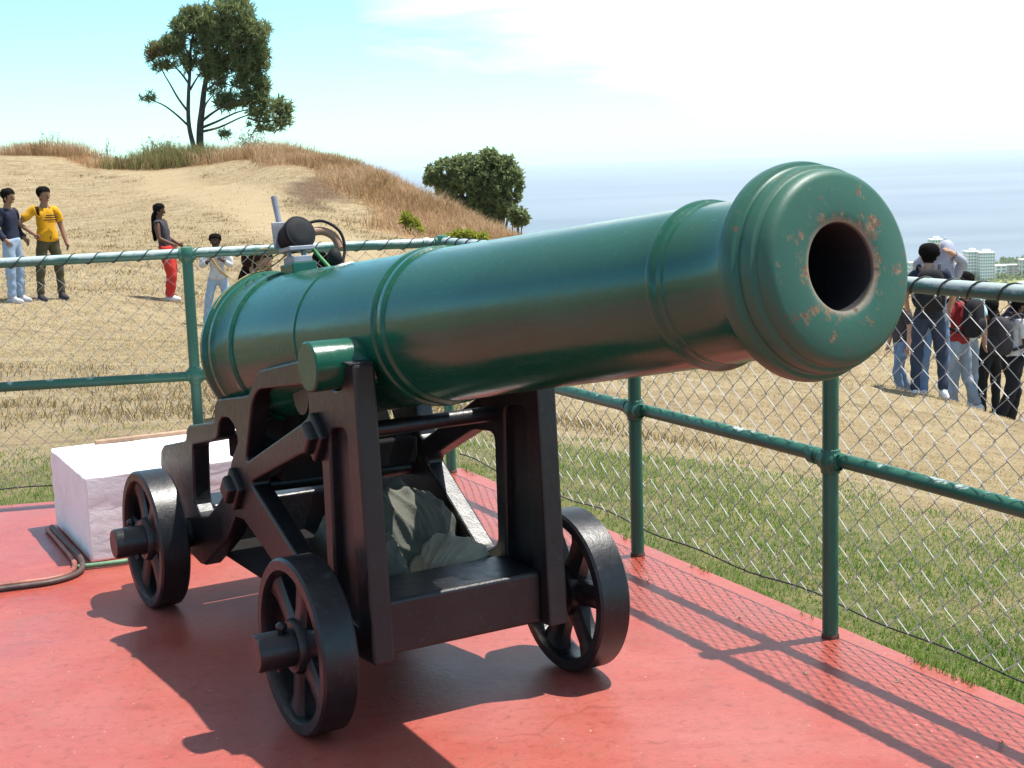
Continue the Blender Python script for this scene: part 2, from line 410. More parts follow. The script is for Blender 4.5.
# thin cirrus: a bank over the sea on the right, feathered into long streaks
mp = wn.n('ShaderNodeMapping'); mp.inputs['Rotation'].default_value = (0, R(24), 0); mp.inputs['Scale'].default_value = (3.0, 3.0, 16.0); wn.l(gen, mp.inputs['Vector'])
cn = noise(wn, 1.3, 7, .55, mp.outputs['Vector'], .5)
bank = math_(wn, 'ADD', sp.outputs[0], math_(wn, 'MULTIPLY', math_(wn, 'SUBTRACT', sp.outputs[2], .10), 1.5))
cl = ramp(wn, math_(wn, 'ADD', bank, math_(wn, 'MULTIPLY', math_(wn, 'SUBTRACT', cn, .5), .55)), -.06, .16)
veil = math_(wn, 'MULTIPLY', ramp(wn, sp.outputs[2], .07, .0), .08)      # milky air low over the horizon
cl = math_(wn, 'MULTIPLY', math_(wn, 'MULTIPLY', cl, ramp(wn, sp.outputs[2], .005, .05)), math_(wn, 'MULTIPLY', ramp(wn, sp.outputs[2], .38, .20), ramp(wn, sp.outputs[1], -.2, .3)))
cl = math_(wn, 'MAXIMUM', cl, veil)
tint = wn.n('ShaderNodeMix'); tint.data_type = 'RGBA'; tint.blend_type = 'MULTIPLY'; tint.inputs[0].default_value = 1.0
wn.l(sky.outputs[0], tint.inputs[6]); tint.inputs[7].default_value = (.76, 1.26, 1.36, 1)
high = math_(wn, 'MULTIPLY', ramp(wn, sp.outputs[2], .22, .55), .62)      # unseen whitish veil overhead, added to turn the blue fill light neutral
base = mixc(wn, high, tint.outputs[2], (3.6, 3.35, 3.0))
final = mixc(wn, cl, base, (8.6, 9.0, 9.1))
wn.l(final, bg.inputs['Color']); wn.l(bg.outputs[0], wo.inputs[0])

CAMP = dict(f=1446.1284, p=.1542, r=.0332, H=1.3108)
cam = bpy.data.cameras.new('camera'); co = bpy.data.objects.new('camera', cam); COL.objects.link(co)
F = Vector((0, math.cos(CAMP['p']), -math.sin(CAMP['p']))); R0 = Vector((1, 0, 0)); U0 = R0.cross(F)
cr, sr = math.cos(CAMP['r']), math.sin(CAMP['r'])
RR = R0 * cr - U0 * sr; UU = R0 * sr + U0 * cr
Mc = Matrix((RR, UU, -F)).transposed().to_4x4(); Mc.translation = (0, 0, CAMP['H'])
co.matrix_world = Mc; cam.sensor_fit = 'HORIZONTAL'; cam.sensor_width = 36; cam.lens = 36 * CAMP['f'] / 1024
cam.clip_start = .05; cam.clip_end = 100000
scene.camera = co
scene.view_settings.view_transform = 'Standard'; scene.view_settings.look = 'None'; scene.view_settings.exposure = .80; scene.view_settings.gamma = 1.0
try: scene.view_settings.use_curve_mapping = False
except Exception: pass
scene.render.engine = 'CYCLES'
scene.cycles.max_bounces = 8; scene.cycles.volume_bounces = 1; scene.cycles.use_denoising = True
scene.cycles.sample_clamp_indirect = 6.0

# ------------------------------------------------------------------ terrain
CP = np.array([
 (0,0,-.10),(-2,5.9,-.07),(0,6.3,-.06),(.9,4.2,-.05),(1.5,3.1,-.05),(-4,5,-.08),(3,0,-.2),(0,-5,-.1),(-5,-5,0),(-5,2,-.05),
 (-7.5,22,-.66),(-7.1,22.4,-.68),(-5.74,24.4,-1.0),(-4.6,22,-1.1),(-3,9,-.22),(-2,14,-.6),(-.3,9,-.3),(-5,13,-.35),
 (5.0,16.9,-1.62),(5.73,18.5,-2.02),(6.37,18.5,-2.30),(6.9,19.5,-2.42),(1.5,7,-.36),(3,8,-.72),(2,12,-1.1),(4,12,-1.42),(4.8,14,-1.74),(3.4,10,-1.07),(2,25,-2.0),
 (13.6,45,-2.95),(6,45,-2.9),(10,32,-2.9),
 (-22,62,2.12),(-18.6,60,2.15),(-17.2,60,2.10),(-15.2,59,1.50),(-12.7,58,1.57),(-10.1,56,1.58),(-7.9,54,1.58),(-5.7,51,1.22),(-3.7,48,.48),(-1.9,44.5,-.24),(-.34,42,-.92),(1.33,40,-1.75),
 (-24.5,69,1.3),(-19,67,.9),(-14.3,65,.6),(-9,61,.5),(-6.4,58,.0),(-4.2,55,-.9),(-2.2,51,-1.9),(-.4,49,-2.6),
 (-19,54,1.35),(-13.5,52,.95),(-9,49,.85),
 (-10.8,38,-.19),(-7.6,42,.38),(-3.9,35,-.3),(-2,32,-.6),
 (-28,95,-2.5),(-14,85,-4),(-8,80,-5),(-3,72,-6),(2,65,-7),(8,65,-8),(16,70,-8),(-45,90,1.5),(30,60,-9),(25,40,-5),(-25,40,.6),(-20,20,0),(-40,60,2.4),(15,15,-2.9),(10,5,-1.2)], float)
def tps(d2): return .5 * d2 * np.log(d2 + 1e-9)
_n = len(CP)
_A = np.zeros((_n + 3, _n + 3)); _d2 = ((CP[:, None, :2] - CP[None, :, :2]) ** 2).sum(-1)
_A[:_n, :_n] = tps(_d2) + np.eye(_n) * .3; _A[:_n, _n] = 1; _A[:_n, _n + 1:] = CP[:, :2]; _A[_n, :_n] = 1; _A[_n + 1:, :_n] = CP[:, :2].T
_w = np.linalg.solve(_A, np.concatenate([CP[:, 2], np.zeros(3)]))
def sstep(x, a, b):
    t = np.clip((x - a) / (b - a), 0, 1); return t * t * (3 - 2 * t)
_tab = rng.random((256, 256))
def vnoise(x, y, s):
    x = x / s + 1000.3; y = y / s + 1000.7
    xi = np.floor(x).astype(int); yi = np.floor(y).astype(int); fx = x - xi; fy = y - yi
    fx = fx * fx * (3 - 2 * fx); fy = fy * fy * (3 - 2 * fy)
    g = lambda a, b: _tab[a % 256, b % 256]
    return (g(xi, yi) * (1 - fx) + g(xi + 1, yi) * fx) * (1 - fy) + (g(xi, yi + 1) * (1 - fx) + g(xi + 1, yi + 1) * fx) * fy
def zground(x, y):
    x = np.atleast_1d(np.asarray(x, float)); y = np.atleast_1d(np.asarray(y, float)); sh = x.shape; x = x.ravel(); y = y.ravel()
    r = np.hypot(x, y); k = np.minimum(1, 105 / np.maximum(r, 1e-6)); xx, yy = x * k, y * k
    z = np.zeros_like(x)
    for i in range(0, len(x), 20000):
        s = slice(i, i + 20000)
        d2 = (xx[s, None] - CP[None, :, 0]) ** 2 + (yy[s, None] - CP[None, :, 1]) ** 2
        z[s] = tps(d2) @ _w[:_n] + _w[_n] + xx[s] * _w[_n + 1] + yy[s] * _w[_n + 2]
    bumps = (vnoise(x, y, 2.3) - .5) * .10 + (vnoise(x, y, .7) - .5) * .03 + (vnoise(x + 40, y, 7) - .5) * .25
    z = z + bumps * sstep(r, 7, 22)
    t = sstep(np.log(np.maximum(r, 1)), math.log(62), math.log(900))
    z = z * (1 - t) + (-138.0) * t
    z = z - 4.5 * sstep(r, 1660, 1760)
    z = np.where(under_slab(x, y), np.minimum(z, -.09), z)          # never up through the slab
    return z.reshape(sh)
def under_slab(x, y):
    c = (-.196, 6.15); a = (x - c[0]) * -.23 + (y - c[1]) * .973; b = (x - c[0]) * .90 + (y - c[1]) * .436
    return (a < .0) & (b < .0) & (x > -8) & (y > -5)
def ground_hit(px, py):
    dd = F + RR * ((px - 512) / CAMP['f']) - UU * ((py - 384) / CAMP['f'])
    t = np.geomspace(4, 130, 1500); X = dd.x * t; Y = dd.y * t; Z = CAMP['H'] + dd.z * t
    k = np.nonzero(Z < zground(X, Y))[0]; k = k[0] if len(k) else len(t) - 1
    return float(X[k]), float(Y[k])
# platform outline (world)
FA, FB, FC, FD = Vector((-1.2821, 5.8008)), Vector((-.2704, 6.0395)), Vector((.398, 4.6477)), Vector((.8413, 3.7716))
dl = (FB - FA).normalized(); dr = (FD - FB).normalized()
nl = Vector((-dl.y, dl.x)); nr = Vector((-dr.y, dr.x))
if nl.y < 0: nl = -nl
if nr.x < 0: nr = -nr
OFF = .085
def isect(p, d, q, e):
    t = ((q.x - p.x) * e.y - (q.y - p.y) * e.x) / (d.x * e.y - d.y * e.x); return p + d * t
corner = isect(FA + nl * OFF, dl, FB + nr * OFF, dr)
PLAT = [corner, corner + dr * 7.2, Vector((-1.5, -4)), Vector((-7, -2)), corner - dl * 6.0]
def in_plat(x, y, m=.0):
    # outside when beyond either fence-side edge
    a = (x - corner.x) * nl.x + (y - corner.y) * nl.y; b = (x - corner.x) * nr.x + (y - corner.y) * nr.y
    return (a < m) & (b < m) & (x > -7) & (y > -4)

def green_mask(x, y):
    b = (x - corner.x) * nr.x + (y - corner.y) * nr.y; a = (x - corner.x) * nl.x + (y - corner.y) * nl.y
    sl = np.maximum((x - corner.x) * dl.x + (y - corner.y) * dl.y, 0); sr = np.minimum((x - corner.x) * dr.x + (y - corner.y) * dr.y, 0)
    dL = np.hypot(np.maximum(a, 0), sl); dR = np.hypot(np.maximum(b, 0), sr)      # distance out from either fence
    right = (1 - sstep(dR, .5, 3.6)) * .82; left = (1 - sstep(dL, .3, 3.2)) * .58
    rim = (1 - sstep(np.minimum(dL, dR), .05, .45)) * .30
    g = np.maximum(left, right) + rim
    r = np.hypot(x, y)
    return np.clip(g, 0, 1)
RIDGE = np.array([(-23,63),(-18.8,60.5),(-16.0,59.5),(-12.7,58),(-7.9,54),(-5.7,51),(-3.7,48),(-1.9,44.5),(-.34,42),(1.2,39.8)])
def ridge_dist(x, y):
    d = np.full(np.shape(x), 1e9); tt = np.zeros(np.shape(x))
    for i in range(len(RIDGE) - 1):
        p, q = RIDGE[i], RIDGE[i + 1]; e = q - p; L2 = e @ e
        t = np.clip(((x - p[0]) * e[0] + (y - p[1]) * e[1]) / L2, 0, 1)
        dd = np.hypot(x - p[0] - t * e[0], y - p[1] - t * e[1]); m = dd < d
        d = np.where(m, dd, d); tt = np.where(m, i + t, tt)
    return d, tt
def scrub_mask(x, y):
    d, t = ridge_dist(x, y)
    d = d + (vnoise(x, y, 4.0) - .5) * 1.6
    w = np.interp(t, [0, 1, 1.6, 2.6, 3.4, 4.2, 5.2, 6.5, 9], [.5, 2.6, 1.5, 2.6, 2.8, 2.6, 3.2, 3.9, 5.0])
    w = w * (.75 + .5 * vnoise(x, y, 3.0))
    return 1 - sstep(d / w, .75, 1.1)
def path_mask(x, y):
    P = np.array([(-3.2,30),(-5.5,36),(-9.5,46),(-13.0,54),(-15.5,60.5)]); d = np.full(np.shape(x), 1e9)
    for i in range(len(P) - 1):
        p, q = P[i], P[i + 1]; e = q - p; t = np.clip(((x - p[0]) * e[0] + (y - p[1]) * e[1]) / (e @ e), 0, 1)
        d = np.minimum(d, np.hypot(x - p[0] - t * e[0], y - p[1] - t * e[1]))
    return 1 - sstep(d + (vnoise(x, y, 1.5) - .5) * .8, .5, 1.5)

CUTC = ground_hit(322, 186)
def cut_mask(x, y):
    d = np.hypot((x - CUTC[0]) / 1.3, (y - CUTC[1]) / 4.2) + (vnoise(x, y, .6) - .5) * .9
    return 1 - sstep(d, .45, 1.0)
def build_ground():
    fine = np.radians(np.arange(48, 132.01, .3)); rest = np.radians(np.arange(135, 408 - .01, 3.0))
    th = np.concatenate([fine, rest]); nth = len(th)
    rr = np.concatenate([[.02], np.geomspace(1.0, 110, 250), np.geomspace(113, 2400, 90)]); nr_ = len(rr)
    Rg, Tg = np.meshgrid(rr, th, indexing='ij'); X = Rg * np.cos(Tg); Y = Rg * np.sin(Tg); Z = zground(X, Y)
    v = np.stack([X, Y, Z], -1).reshape(-1, 3)
    i, j = np.meshgrid(np.arange(nr_ - 1), np.arange(nth), indexing='ij'); j2 = (j + 1) % nth
    f = np.stack([i * nth + j, (i + 1) * nth + j, (i + 1) * nth + j2, i * nth + j2], -1).reshape(-1, 4)
    me = bpy.data.meshes.new('ground'); me.from_pydata(v.tolist(), [], f.tolist()); me.update()
    for nm, fn in (('green', green_mask), ('scrub', scrub_mask), ('path', path_mask), ('cut', cut_mask), ('far', lambda x, y: sstep(np.hypot(x, y), 130, 420))):
        at = me.attributes.new(nm, 'FLOAT', 'POINT'); at.data.foreach_set('value', fn(v[:, 0], v[:, 1]).astype(np.float32))
    for p in me.polygons: p.use_smooth = True
    o = link('ground', me, MAT['ground']); tag(o, kind='structure')
build_ground()

def disc(name, r0, r1, z, mat, a0=0, a1=360, n=180, rings=30):
    th = np.radians(np.linspace(a0, a1, n)); rr = np.geomspace(r0, r1, rings)
    v = [(r * math.cos(t), r * math.sin(t), z) for r in rr for t in th]
    f = [(i * n + j, (i + 1) * n + j, (i + 1) * n + j + 1, i * n + j + 1) for i in range(rings - 1) for j in range(n - 1)]
    me = bpy.data.meshes.new(name); me.from_pydata(v, [], f); me.update(); return tag(link(name, me, mat), kind='structure')
disc('sea', 1500, 33000, -139.5, MAT['sea'])
disc('surf', 1690, 1745, -139.2, MAT['surf'], 40, 140, 120, 4)

# ------------------------------------------------------------------ platform
bm = bmesh.new()
top = [bm.verts.new((p.x, p.y, 0)) for p in PLAT]; bot = [bm.verts.new((p.x, p.y, -.35)) for p in PLAT]
bm.faces.new(top)
for i in range(len(PLAT)): bm.faces.new((top[i], bot[i], bot[(i + 1) % len(PLAT)], top[(i + 1) % len(PLAT)]))
tag(bevel(obj('platform', bm, MAT['floor']), .012, 2), kind='structure')

# ------------------------------------------------------------------ blades of grass
def blades(name, P, h, w, lean, mat, label_kind='stuff', seg2=True):
    """P (n,3) roots; h heights; w widths; lean horizontal lean fraction"""
    n = len(P); a = rng.random(n) * 2 * PI; b = rng.random(n) * 2 * PI
    side = np.stack([np.cos(a), np.sin(a), np.zeros(n)], 1) * (w / 2)[:, None]
    ln = np.stack([np.cos(b), np.sin(b), np.zeros(n)], 1)
    up = np.array([0, 0, 1.0])
    mid = P + up * (h * .55)[:, None] + ln * (h * lean * .3)[:, None]
    tip = P + up * (h * np.maximum(.15, 1 - lean * .5))[:, None] + ln * (h * lean)[:, None]
    V = np.stack([P - side, P + side, mid + side * .75, mid - side * .75, tip], 1).reshape(-1, 3)
    k = np.arange(n)[:, None] * 5
    me = bpy.data.meshes.new(name)
    nl_ = n * 7
    me.vertices.add(n * 5); me.vertices.foreach_set('co', V.astype(np.float32).ravel())
    loops = np.concatenate([k + np.array([[0, 1, 2, 3]]), k + np.array([[3, 2, 4]])], 1).ravel()
    me.loops.add(nl_); me.loops.foreach_set('vertex_index', loops.astype(np.int32))
    me.polygons.add(n * 2)
    st = (np.arange(n)[:, None] * 7 + np.array([[0, 4]])).ravel(); me.polygons.foreach_set('loop_start', st.astype(np.int32))
    me.update(calc_edges=True); me.validate()
    o = link(name, me, mat)
    if label_kind: tag(o, kind=label_kind)
    return o
def scatter(n, thlo, thhi, r0, r1, power=1.0):
    """uniform in angle, density falling with distance"""
    th = np.radians(thlo + (thhi - thlo) * rng.random(n)); u = rng.random(n)
    r = np.exp(np.log(r0) + (np.log(r1) - np.log(r0)) * u ** power)
    x, y = r * np.cos(th), r * np.sin(th); return x, y, r
def field_grass():
    x, y, r = scatter(400000, 62, 118, 2.6, 60)
    keep = ~in_plat(x, y, .015) | (~in_plat(x, y, -.035) & (vnoise(x, y, .13) > .60)); x, y, r = x[keep], y[keep], r[keep]
    sc = scrub_mask(x, y); keep = (rng.random(len(x)) > sc) & (rng.random(len(x)) > path_mask(x, y) * .9); x, y, r = x[keep], y[keep], r[keep]
    g = green_mask(x, y); patch = vnoise(x, y, .55) * .45 + vnoise(x, y, .18) * .3 + vnoise(x + 5, y, 1.5) * .45
    isg = (g * 1.0 + (patch - .62) * 3.0) > .50 + .6 * (rng.random(len(x)) - .5)
    isg &= g > .06
    z = np.where(in_plat(x, y, .012), .003, zground(x, y))
    P = np.stack([x, y, z - .004], 1); n = len(x)
    sz = np.clip(r / 9.0, .75, 3.6)
    h = (.016 + .026 * rng.random(n)) * sz ** .75 * (.55 + .9 * vnoise(x + 3, y, .45)); w = (.003 + .0028 * rng.random(n)) * sz
    m = isg
    edge = ((x[m] - corner.x) * nr.x + (y[m] - corner.y) * nr.y) < .16
    hh = h[m] * np.where(edge, 1.25, 1.0)
    tag(blades('green_grass', P[m], hh, w[m], .5 + .6 * rng.random(m.sum()), MAT['gblade']))
    m = ~isg; mm = rng.random(len(m)) < .8; m = m & mm
    blades('dry_grass', P[m], h[m] * .72, w[m], 1.0 + 1.6 * rng.random(m.sum()), MAT['straw'])
field_grass()
def slope_weeds():
    x, y, r = scatter(1500, 80, 119, 9, 58)
    keep = ~in_plat(x, y, .3) & (scrub_mask(x, y) < .3) & (path_mask(x, y) < .4) & (vnoise(x, y, 5.0) > .45); x, y, r = x[keep], y[keep], r[keep]
    n = 34; sz = .10 + .16 * rng.random(len(x)); X = np.repeat(x, n) + rng.normal(0, 1, len(x) * n) * np.repeat(sz, n); Y = np.repeat(y, n) + rng.normal(0, 1, len(x) * n) * np.repeat(sz, n)
    m = ~in_plat(X, Y, .1); X, Y = X[m], Y[m]; rr_ = np.hypot(X, Y)
    P = np.stack([X, Y, zground(X, Y) - .01], 1); h = (.03 + .09 * rng.random(len(X))); w = (.004 + .004 * rng.random(len(X))) * np.clip(rr_ / 14, 1, 3)
    blades('dry_weeds', P, h, w, .5 + .9 * rng.random(len(X)), MAT['weedbrown'])
slope_weeds()
def ridge_grass():
    n = 120000
    t = rng.random(n) * (len(RIDGE) - 1); i = t.astype(int); fr = t - i
    p = RIDGE[i] * (1 - fr[:, None]) + RIDGE[i + 1] * fr[:, None]
    x = p[:, 0] + rng.normal(0, 3.6, n); y = p[:, 1] + rng.normal(0, 3.6, n) - 1.0
    sc = scrub_mask(x, y); d, tt = ridge_dist(x, y)
    keep = rng.random(n) < sc * np.interp(tt, [0, .6, 1.2, 1.8, 2.3, 3, 9], [.2, .9, 1, .35, .8, 1, 1]); x, y, tt = x[keep], y[keep], tt[keep]
    z = zground(x, y); P = np.stack([x, y, z - .02], 1); n = len(x)
    clump = vnoise(x, y, 1.6)
    tone = vnoise(x + 31, y + 7, 1.1)
    hmax = np.interp(tt, [0, .8, 1.4, 1.9, 2.5, 3.2, 4, 5, 7, 9], [.2, .8, 1.05, .45, .75, .95, .85, .75, .72, .62])
    h = hmax * (.35 + .65 * rng.random(n)) * (.5 + .7 * clump); w = .012 + .016 * rng.random(n)
    ol = (vnoise(x + 70, y, 2.2) > .45) & (tt > 1.7) & (tt < 3.9) & (rng.random(n) < .8)
    pk = ~ol & (tone > .5); pj = ~ol & (tone <= .5)
    blades('tall_dry_grass', P[pk], h[pk], w[pk], .15 + .6 * rng.random(pk.sum()), MAT['tall'])
    blades('tall_pale_grass', P[pj], h[pj] * 1.05, w[pj] * .8, .2 + .7 * rng.random(pj.sum()), MAT['pale_tall'])
    blades('olive_scrub', P[ol], h[ol] * 1.25, w[ol], .2 + .5 * rng.random(ol.sum()), MAT['olive'])
ridge_grass()

# ------------------------------------------------------------------ cannon
PSI = -1.0458
cannon = empty('cannon', (-.1821, 3.4321, 0), PSI)
tag(cannon, 'old green cannon on a black iron wheeled carriage standing on the red platform', 'cannon')
E_, ZC, LAT, DPS = .1511, .9198, -.0317, .045
def rb(a): return .2161 - .0755 * (a + .95) / 2.05
def barrel():
    prof = [(-1.02, 0), (-1.02, .03), (-1.00, .055), (-.975, .060), (-.955, .045), (-.94, .05), (-.925, .10), (-.905, .165), (-.893, .200), (-.888, .212),
            (-.886, .222), (-.880, .228), (-.866, .2285), (-.857, .224), (-.852, .218), (-.842, .2175), (-.835, .2215), (-.818, .222), (-.811, .217)]
    a = -.80
    prof += [(-.80, .2125), (-.715, .2085), (-.712, .2125), (-.708, .2145), (-.700, .2145), (-.696, .2125), (-.693, rb(-.69))]
    prof += [(-.50, rb(-.5)), (-.325, rb(-.325)), (-.323, rb(-.32) + .003), (-.309, rb(-.31) + .003), (-.307, rb(-.307))]
    prof += [(-.1, rb(-.1)), (.07, rb(.07)), (.073, rb(.07) + .004), (.080, rb(.08) + .008), (.098, rb(.09) + .008), (.104, rb(.1) + .0035), (.118, rb(.115) + .0035), (.124, rb(.12) + .0065), (.140, rb(.14) + .0065), (.147, rb(.147))]
    prof += [(.4, rb(.4)), (.7, rb(.7)), (1.0, rb(1.0)), (1.055, rb(1.055)), (1.058, rb(1.06) + .0035), (1.064, rb(1.06) + .008), (1.072, rb(1.07) + .0095), (1.080, rb(1.08) + .008), (1.086, rb(1.086) + .0035), (1.098, rb(1.1) + .003), (1.102, rb(1.1))]
    # muzzle swell
    prof += [(1.16, .1368), (1.21, .1378), (1.245, .1415), (1.266, .1465), (1.274, .1520), (1.278, .1640), (1.281, .1735), (1.286, .1775), (1.296, .1787), (1.308, .1780), (1.315, .1752), (1.3175, .1690), (1.321, .1662), (1.330, .1670), (1.340, .1665), (1.3465, .1640), (1.349, .1590), (1.352, .1570), (1.361, .1566), (1.369, .1535), (1.3745, .1485), (1.3775, .1415)]
    prof += [(1.3781, .090), (1.3774, .077), (1.375, .0715), (1.368, .0688), (1.30, .0682), (.75, .0682), (.75, 0)]
    bm = bmesh.new(); add_lathe(bm, prof, 128, 'X')
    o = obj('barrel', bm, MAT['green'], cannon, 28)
    o.location = (0, LAT, ZC); o.rotation_euler = (0, -E_, DPS)
    return o
BAR = barrel()
Mb = Matrix.LocRotScale(Vector((0, LAT, ZC)), BAR.rotation_euler, Vector((1, 1, 1)))      # barrel -> cannon
Mbi = Mb.inverted()
# trunnions (barrel's own lugs), square to the carriage
for s in (-1, 1):
    bm = bmesh.new()
    pr = [(0, 0.0585), (.16, .0585), (.165, .061), (.185, .064), (.20, .064)] if False else None
    y0, y1 = (-.3297, -.13) if s < 0 else (.13, .3297)
    e = y0 if s < 0 else y1; i = y1 if s < 0 else y0; q = -s
    add_lathe(bm, [(e, 0), (e, .0545), (e + q * .004, .0585), (i - q * .035, .0585), (i - q * .02, .066), (i, .08), (i, 0)], 48, 'Y', Mbi @ Matrix.Translation((.0027, 0, .8577)))
    obj('trunnion', bm, MAT['green'], BAR, 35)
# vent patch and old lock lugs on top of the barrel
for a, yy, s in ((.10, .05, (.05, .02, .008)), (.16, .075, (.045, .018, .008)), (.03, .015, (.04, .018, .008))):
    bm = bmesh.new(); rr_ = rb(a) + .006; ang = yy / rr_
    add_box(bm, (a, rr_ * math.sin(ang), rr_ * math.cos(ang)), s, None); bevel(obj('lug', bm, MAT['green'], BAR), .003)

# firing gear on the breech
def bp(a, lat, n): return Vector((a, lat, rb(a) + n))
bm = bmesh.new(); add_box(bm, bp(-.655, 0, .008), (.085, .075, .03)); bevel(obj('base_plate', bm, MAT['green'], BAR), .004)
bm = bmesh.new(); add_box(bm, bp(-.655, 0, .032), (.07, .055, .018)); add_box(bm, bp(-.655, .0, .062), (.075, .075, .012)); add_box(bm, bp(-.660, -.022, .048), (.012, .012, .03)); add_box(bm, bp(-.660, .022, .048), (.012, .012, .03))
add_box(bm, bp(-.69, -.01, .105), (.008, .080, .072)); bevel(obj('bracket', bm, MAT['steel'], BAR), .002)
dn = Vector((.80, .10, .18)).normalized()        # disc faces forward
dq = dn.to_track_quat('X', 'Z').to_matrix().to_4x4()
bm = bmesh.new(); add_lathe(bm, [(-.05, 0), (-.05, .040), (-.01, .043), (-.004, .047), (.010, .048), (.016, .045), (.0165, .040), (.019, .037), (.021, .02), (.021, 0)], 40, 'X', Matrix.Translation(bp(-.645, .006, .103)) @ dq)
obj('sensor_disc', bm, MAT['rubber'], BAR, 40)
bm = bmesh.new(); add_tube(bm, [bp(-.70, -.018, .10), bp(-.717, -.022, .215)], .0085, 14); obj('rod', bm, MAT['steel'], BAR, 40)
def curve_pts(P, n=8):
    P = [Vector(p) for p in P]; out = []
    for i in range(len(P) - 1):
        p0 = P[max(i - 1, 0)]; p1 = P[i]; p2 = P[i + 1]; p3 = P[min(i + 2, len(P) - 1)]
        for k in range(n):
            t = k / n; out.append(.5 * ((2 * p1) + (p2 - p0) * t + (2 * p0 - 5 * p1 + 4 * p2 - p3) * t * t + (3 * p1 - p0 - 3 * p2 + p3) * t ** 3))
    return out + [P[-1]]
bm = bmesh.new(); add_tube(bm, curve_pts([bp(-.66, .04, .105), bp(-.66, .085, .108), bp(-.65, .115, .090), bp(-.64, .125, .055)]), .012, 12); obj('hose', bm, MAT['hose'], BAR, 60)
bm = bmesh.new(); add_tube(bm, curve_pts([bp(-.66, .035, .13), bp(-.65, .085, .135), bp(-.635, .125, .105), bp(-.63, .135, .06), bp(-.62, .12, .02), bp(-.60, .10, -.02)]), .0042, 8); obj('black_cable', bm, MAT['rubber'], BAR, 60)
bm = bmesh.new(); add_tube(bm, curve_pts([bp(-.655, .035, .08), bp(-.645, .055, .045), bp(-.62, .075, .005), bp(-.60, .085, -.018)]), .0055, 8); obj('green_cable', bm, MAT['gcable'], BAR, 60)
bm = bmesh.new(); add_ball(bm, bp(-.63, .10, .03), (.022, .02, .028)); obj('plug', bm, MAT['rubber'], BAR, 60)
bm = bmesh.new()
for k in range(4):
    q = [bp(-.67 - .01 * k, -.02, .06), bp(-.71 - .02 * k, -.03 - .012 * k, .035 + .012 * k), bp(-.78 - .012 * k, -.045 - .01 * k, .02 - .004 * k)]
    add_tube(bm, curve_pts(q), .0019, 6)
obj('wire_bundle', bm, MAT['ycable'], BAR, 60)
pts = [bp(-.68, -.02, .05)] + [Vector((-.83 if k > 0 else -.80, -.232 * math.sin(.12 + k * .14), .232 * math.cos(.12 + k * .14))) for k in range(0, 7)]
bm = bmesh.new(); add_tube(bm, curve_pts(pts, 6), .0022, 6); obj('yellow_wire', bm, MAT['ycable'], BAR, 60)

# cheeks
def cheek_poly(ub, zb):
    """outline and holes; (ub, zb) is the rear bolt boss"""
    notch = [(.0027 + .0605 * math.cos(t), .8577 + .0605 * math.sin(t)) for t in np.linspace(math.radians(4), -math.radians(194), 17)]
    outer = [(.148, .175), (.113, .867), (.064, .862)] + notch[1:-1] + [(-.060, .874), (-.18, .851), (-.485, .792)]
    outer += [(-.515, .775), (-.585, .715), (-.625, .706), (-.845, .670), (-.872, .650), (-.885, .600), (-.905, .594), (-1.125, .554), (-1.150, .538), (-1.166, .505), (-1.185, .496), (-1.40, .450), (-1.432, .430), (-1.448, .372),
              (-1.40, .29), (-1.33, .20), (-1.27, .15), (-1.10, .13)]
    outer += [(-1.06, .135), (-.937, .205), (-.838, .265), (ub - .04, zb - .09), (ub + .03, zb - .085), (ub + .18, zb - .135), (-.33, .205 + .02), (-.20, .165), (-.05, .165)]
    h1 = round_poly([(-.17, .79), (-.507, .738), (-.56, .70), (ub + .075, zb + .085), (-.215, .690), (-.165, .715)], .03)
    h2 = [(-1.10, .498), (-.90, .540), (-.862, .556), (-.845, .600), (-.81, .622), (-.755, .628), (-.715, .612), (-.69, .572), (ub - .045, zb + .07), (ub - .085, zb - .005), (-.90, .355), (-1.00, .300), (-1.075, .285), (-1.112, .310), (-1.118, .35)]
    h2 = round_poly(h2, .015, 2)
    h3 = round_poly([(ub + .10, zb + .035), (-.215, .615), (-.10, .625), (-.10, .33), (-.19, .285)], .03)
    h4 = round_poly([(-.058, .27), (.078, .24), (.056, .715), (-.045, .70)], .03)
    return outer, [h1, h2, h3, h4]
for s in (-1, 1):
    ub, zb = (-.715, .435) if s < 0 else (-.60, .452)
    outer, holes = cheek_poly(ub, zb)
    y0, y1 = (-.264, -.210) if s < 0 else (.210, .264)
    ck = bevel(obj('cheek', plate_bm(outer, holes, y0, y1), MAT['iron'], cannon), .006, 2)
    # raised flanges on the front column leave the recessed panel of the casting
    yo = s * .278
    bm = plate_bm(round_poly([(-.064, .262), (.084, .232), (.062, .722), (-.051, .707)], .03), [], min(s * .231, s * .243), max(s * .231, s * .243))
    obj('web_panel', bm, MAT['iron'], ck)
    for (bu, bz) in ((ub, zb), (-.108, .672)):
        bm = bmesh.new(); Mx = Matrix.Translation((bu, s * .264, bz)) @ Matrix.Rotation(R(38), 4, 'Y')
        add_box(bm, (0, s * .008, 0), (.088, .026, .088), Mx); bevel(obj('boss', bm, MAT['iron'], ck), .008, 3)
        bm = bmesh.new(); add_lathe(bm, [(s * .015, 0), (s * .015, .042), (s * .036, .040), (s * .042, .033), (s * .042, 0)], 4, 'Y', Mx @ Matrix.Rotation(R(45), 4, 'Y'))
        bevel(obj('bolt', bm, MAT['iron'], ck), .005, 3)
    # cap square edge plate on the trunnion seat
    bm = bmesh.new(); add_box(bm, (.085, s * .24, .8675), (.045, .06, .006)); bevel(obj('cap_plate', bm, MAT['iron'], ck), .002)
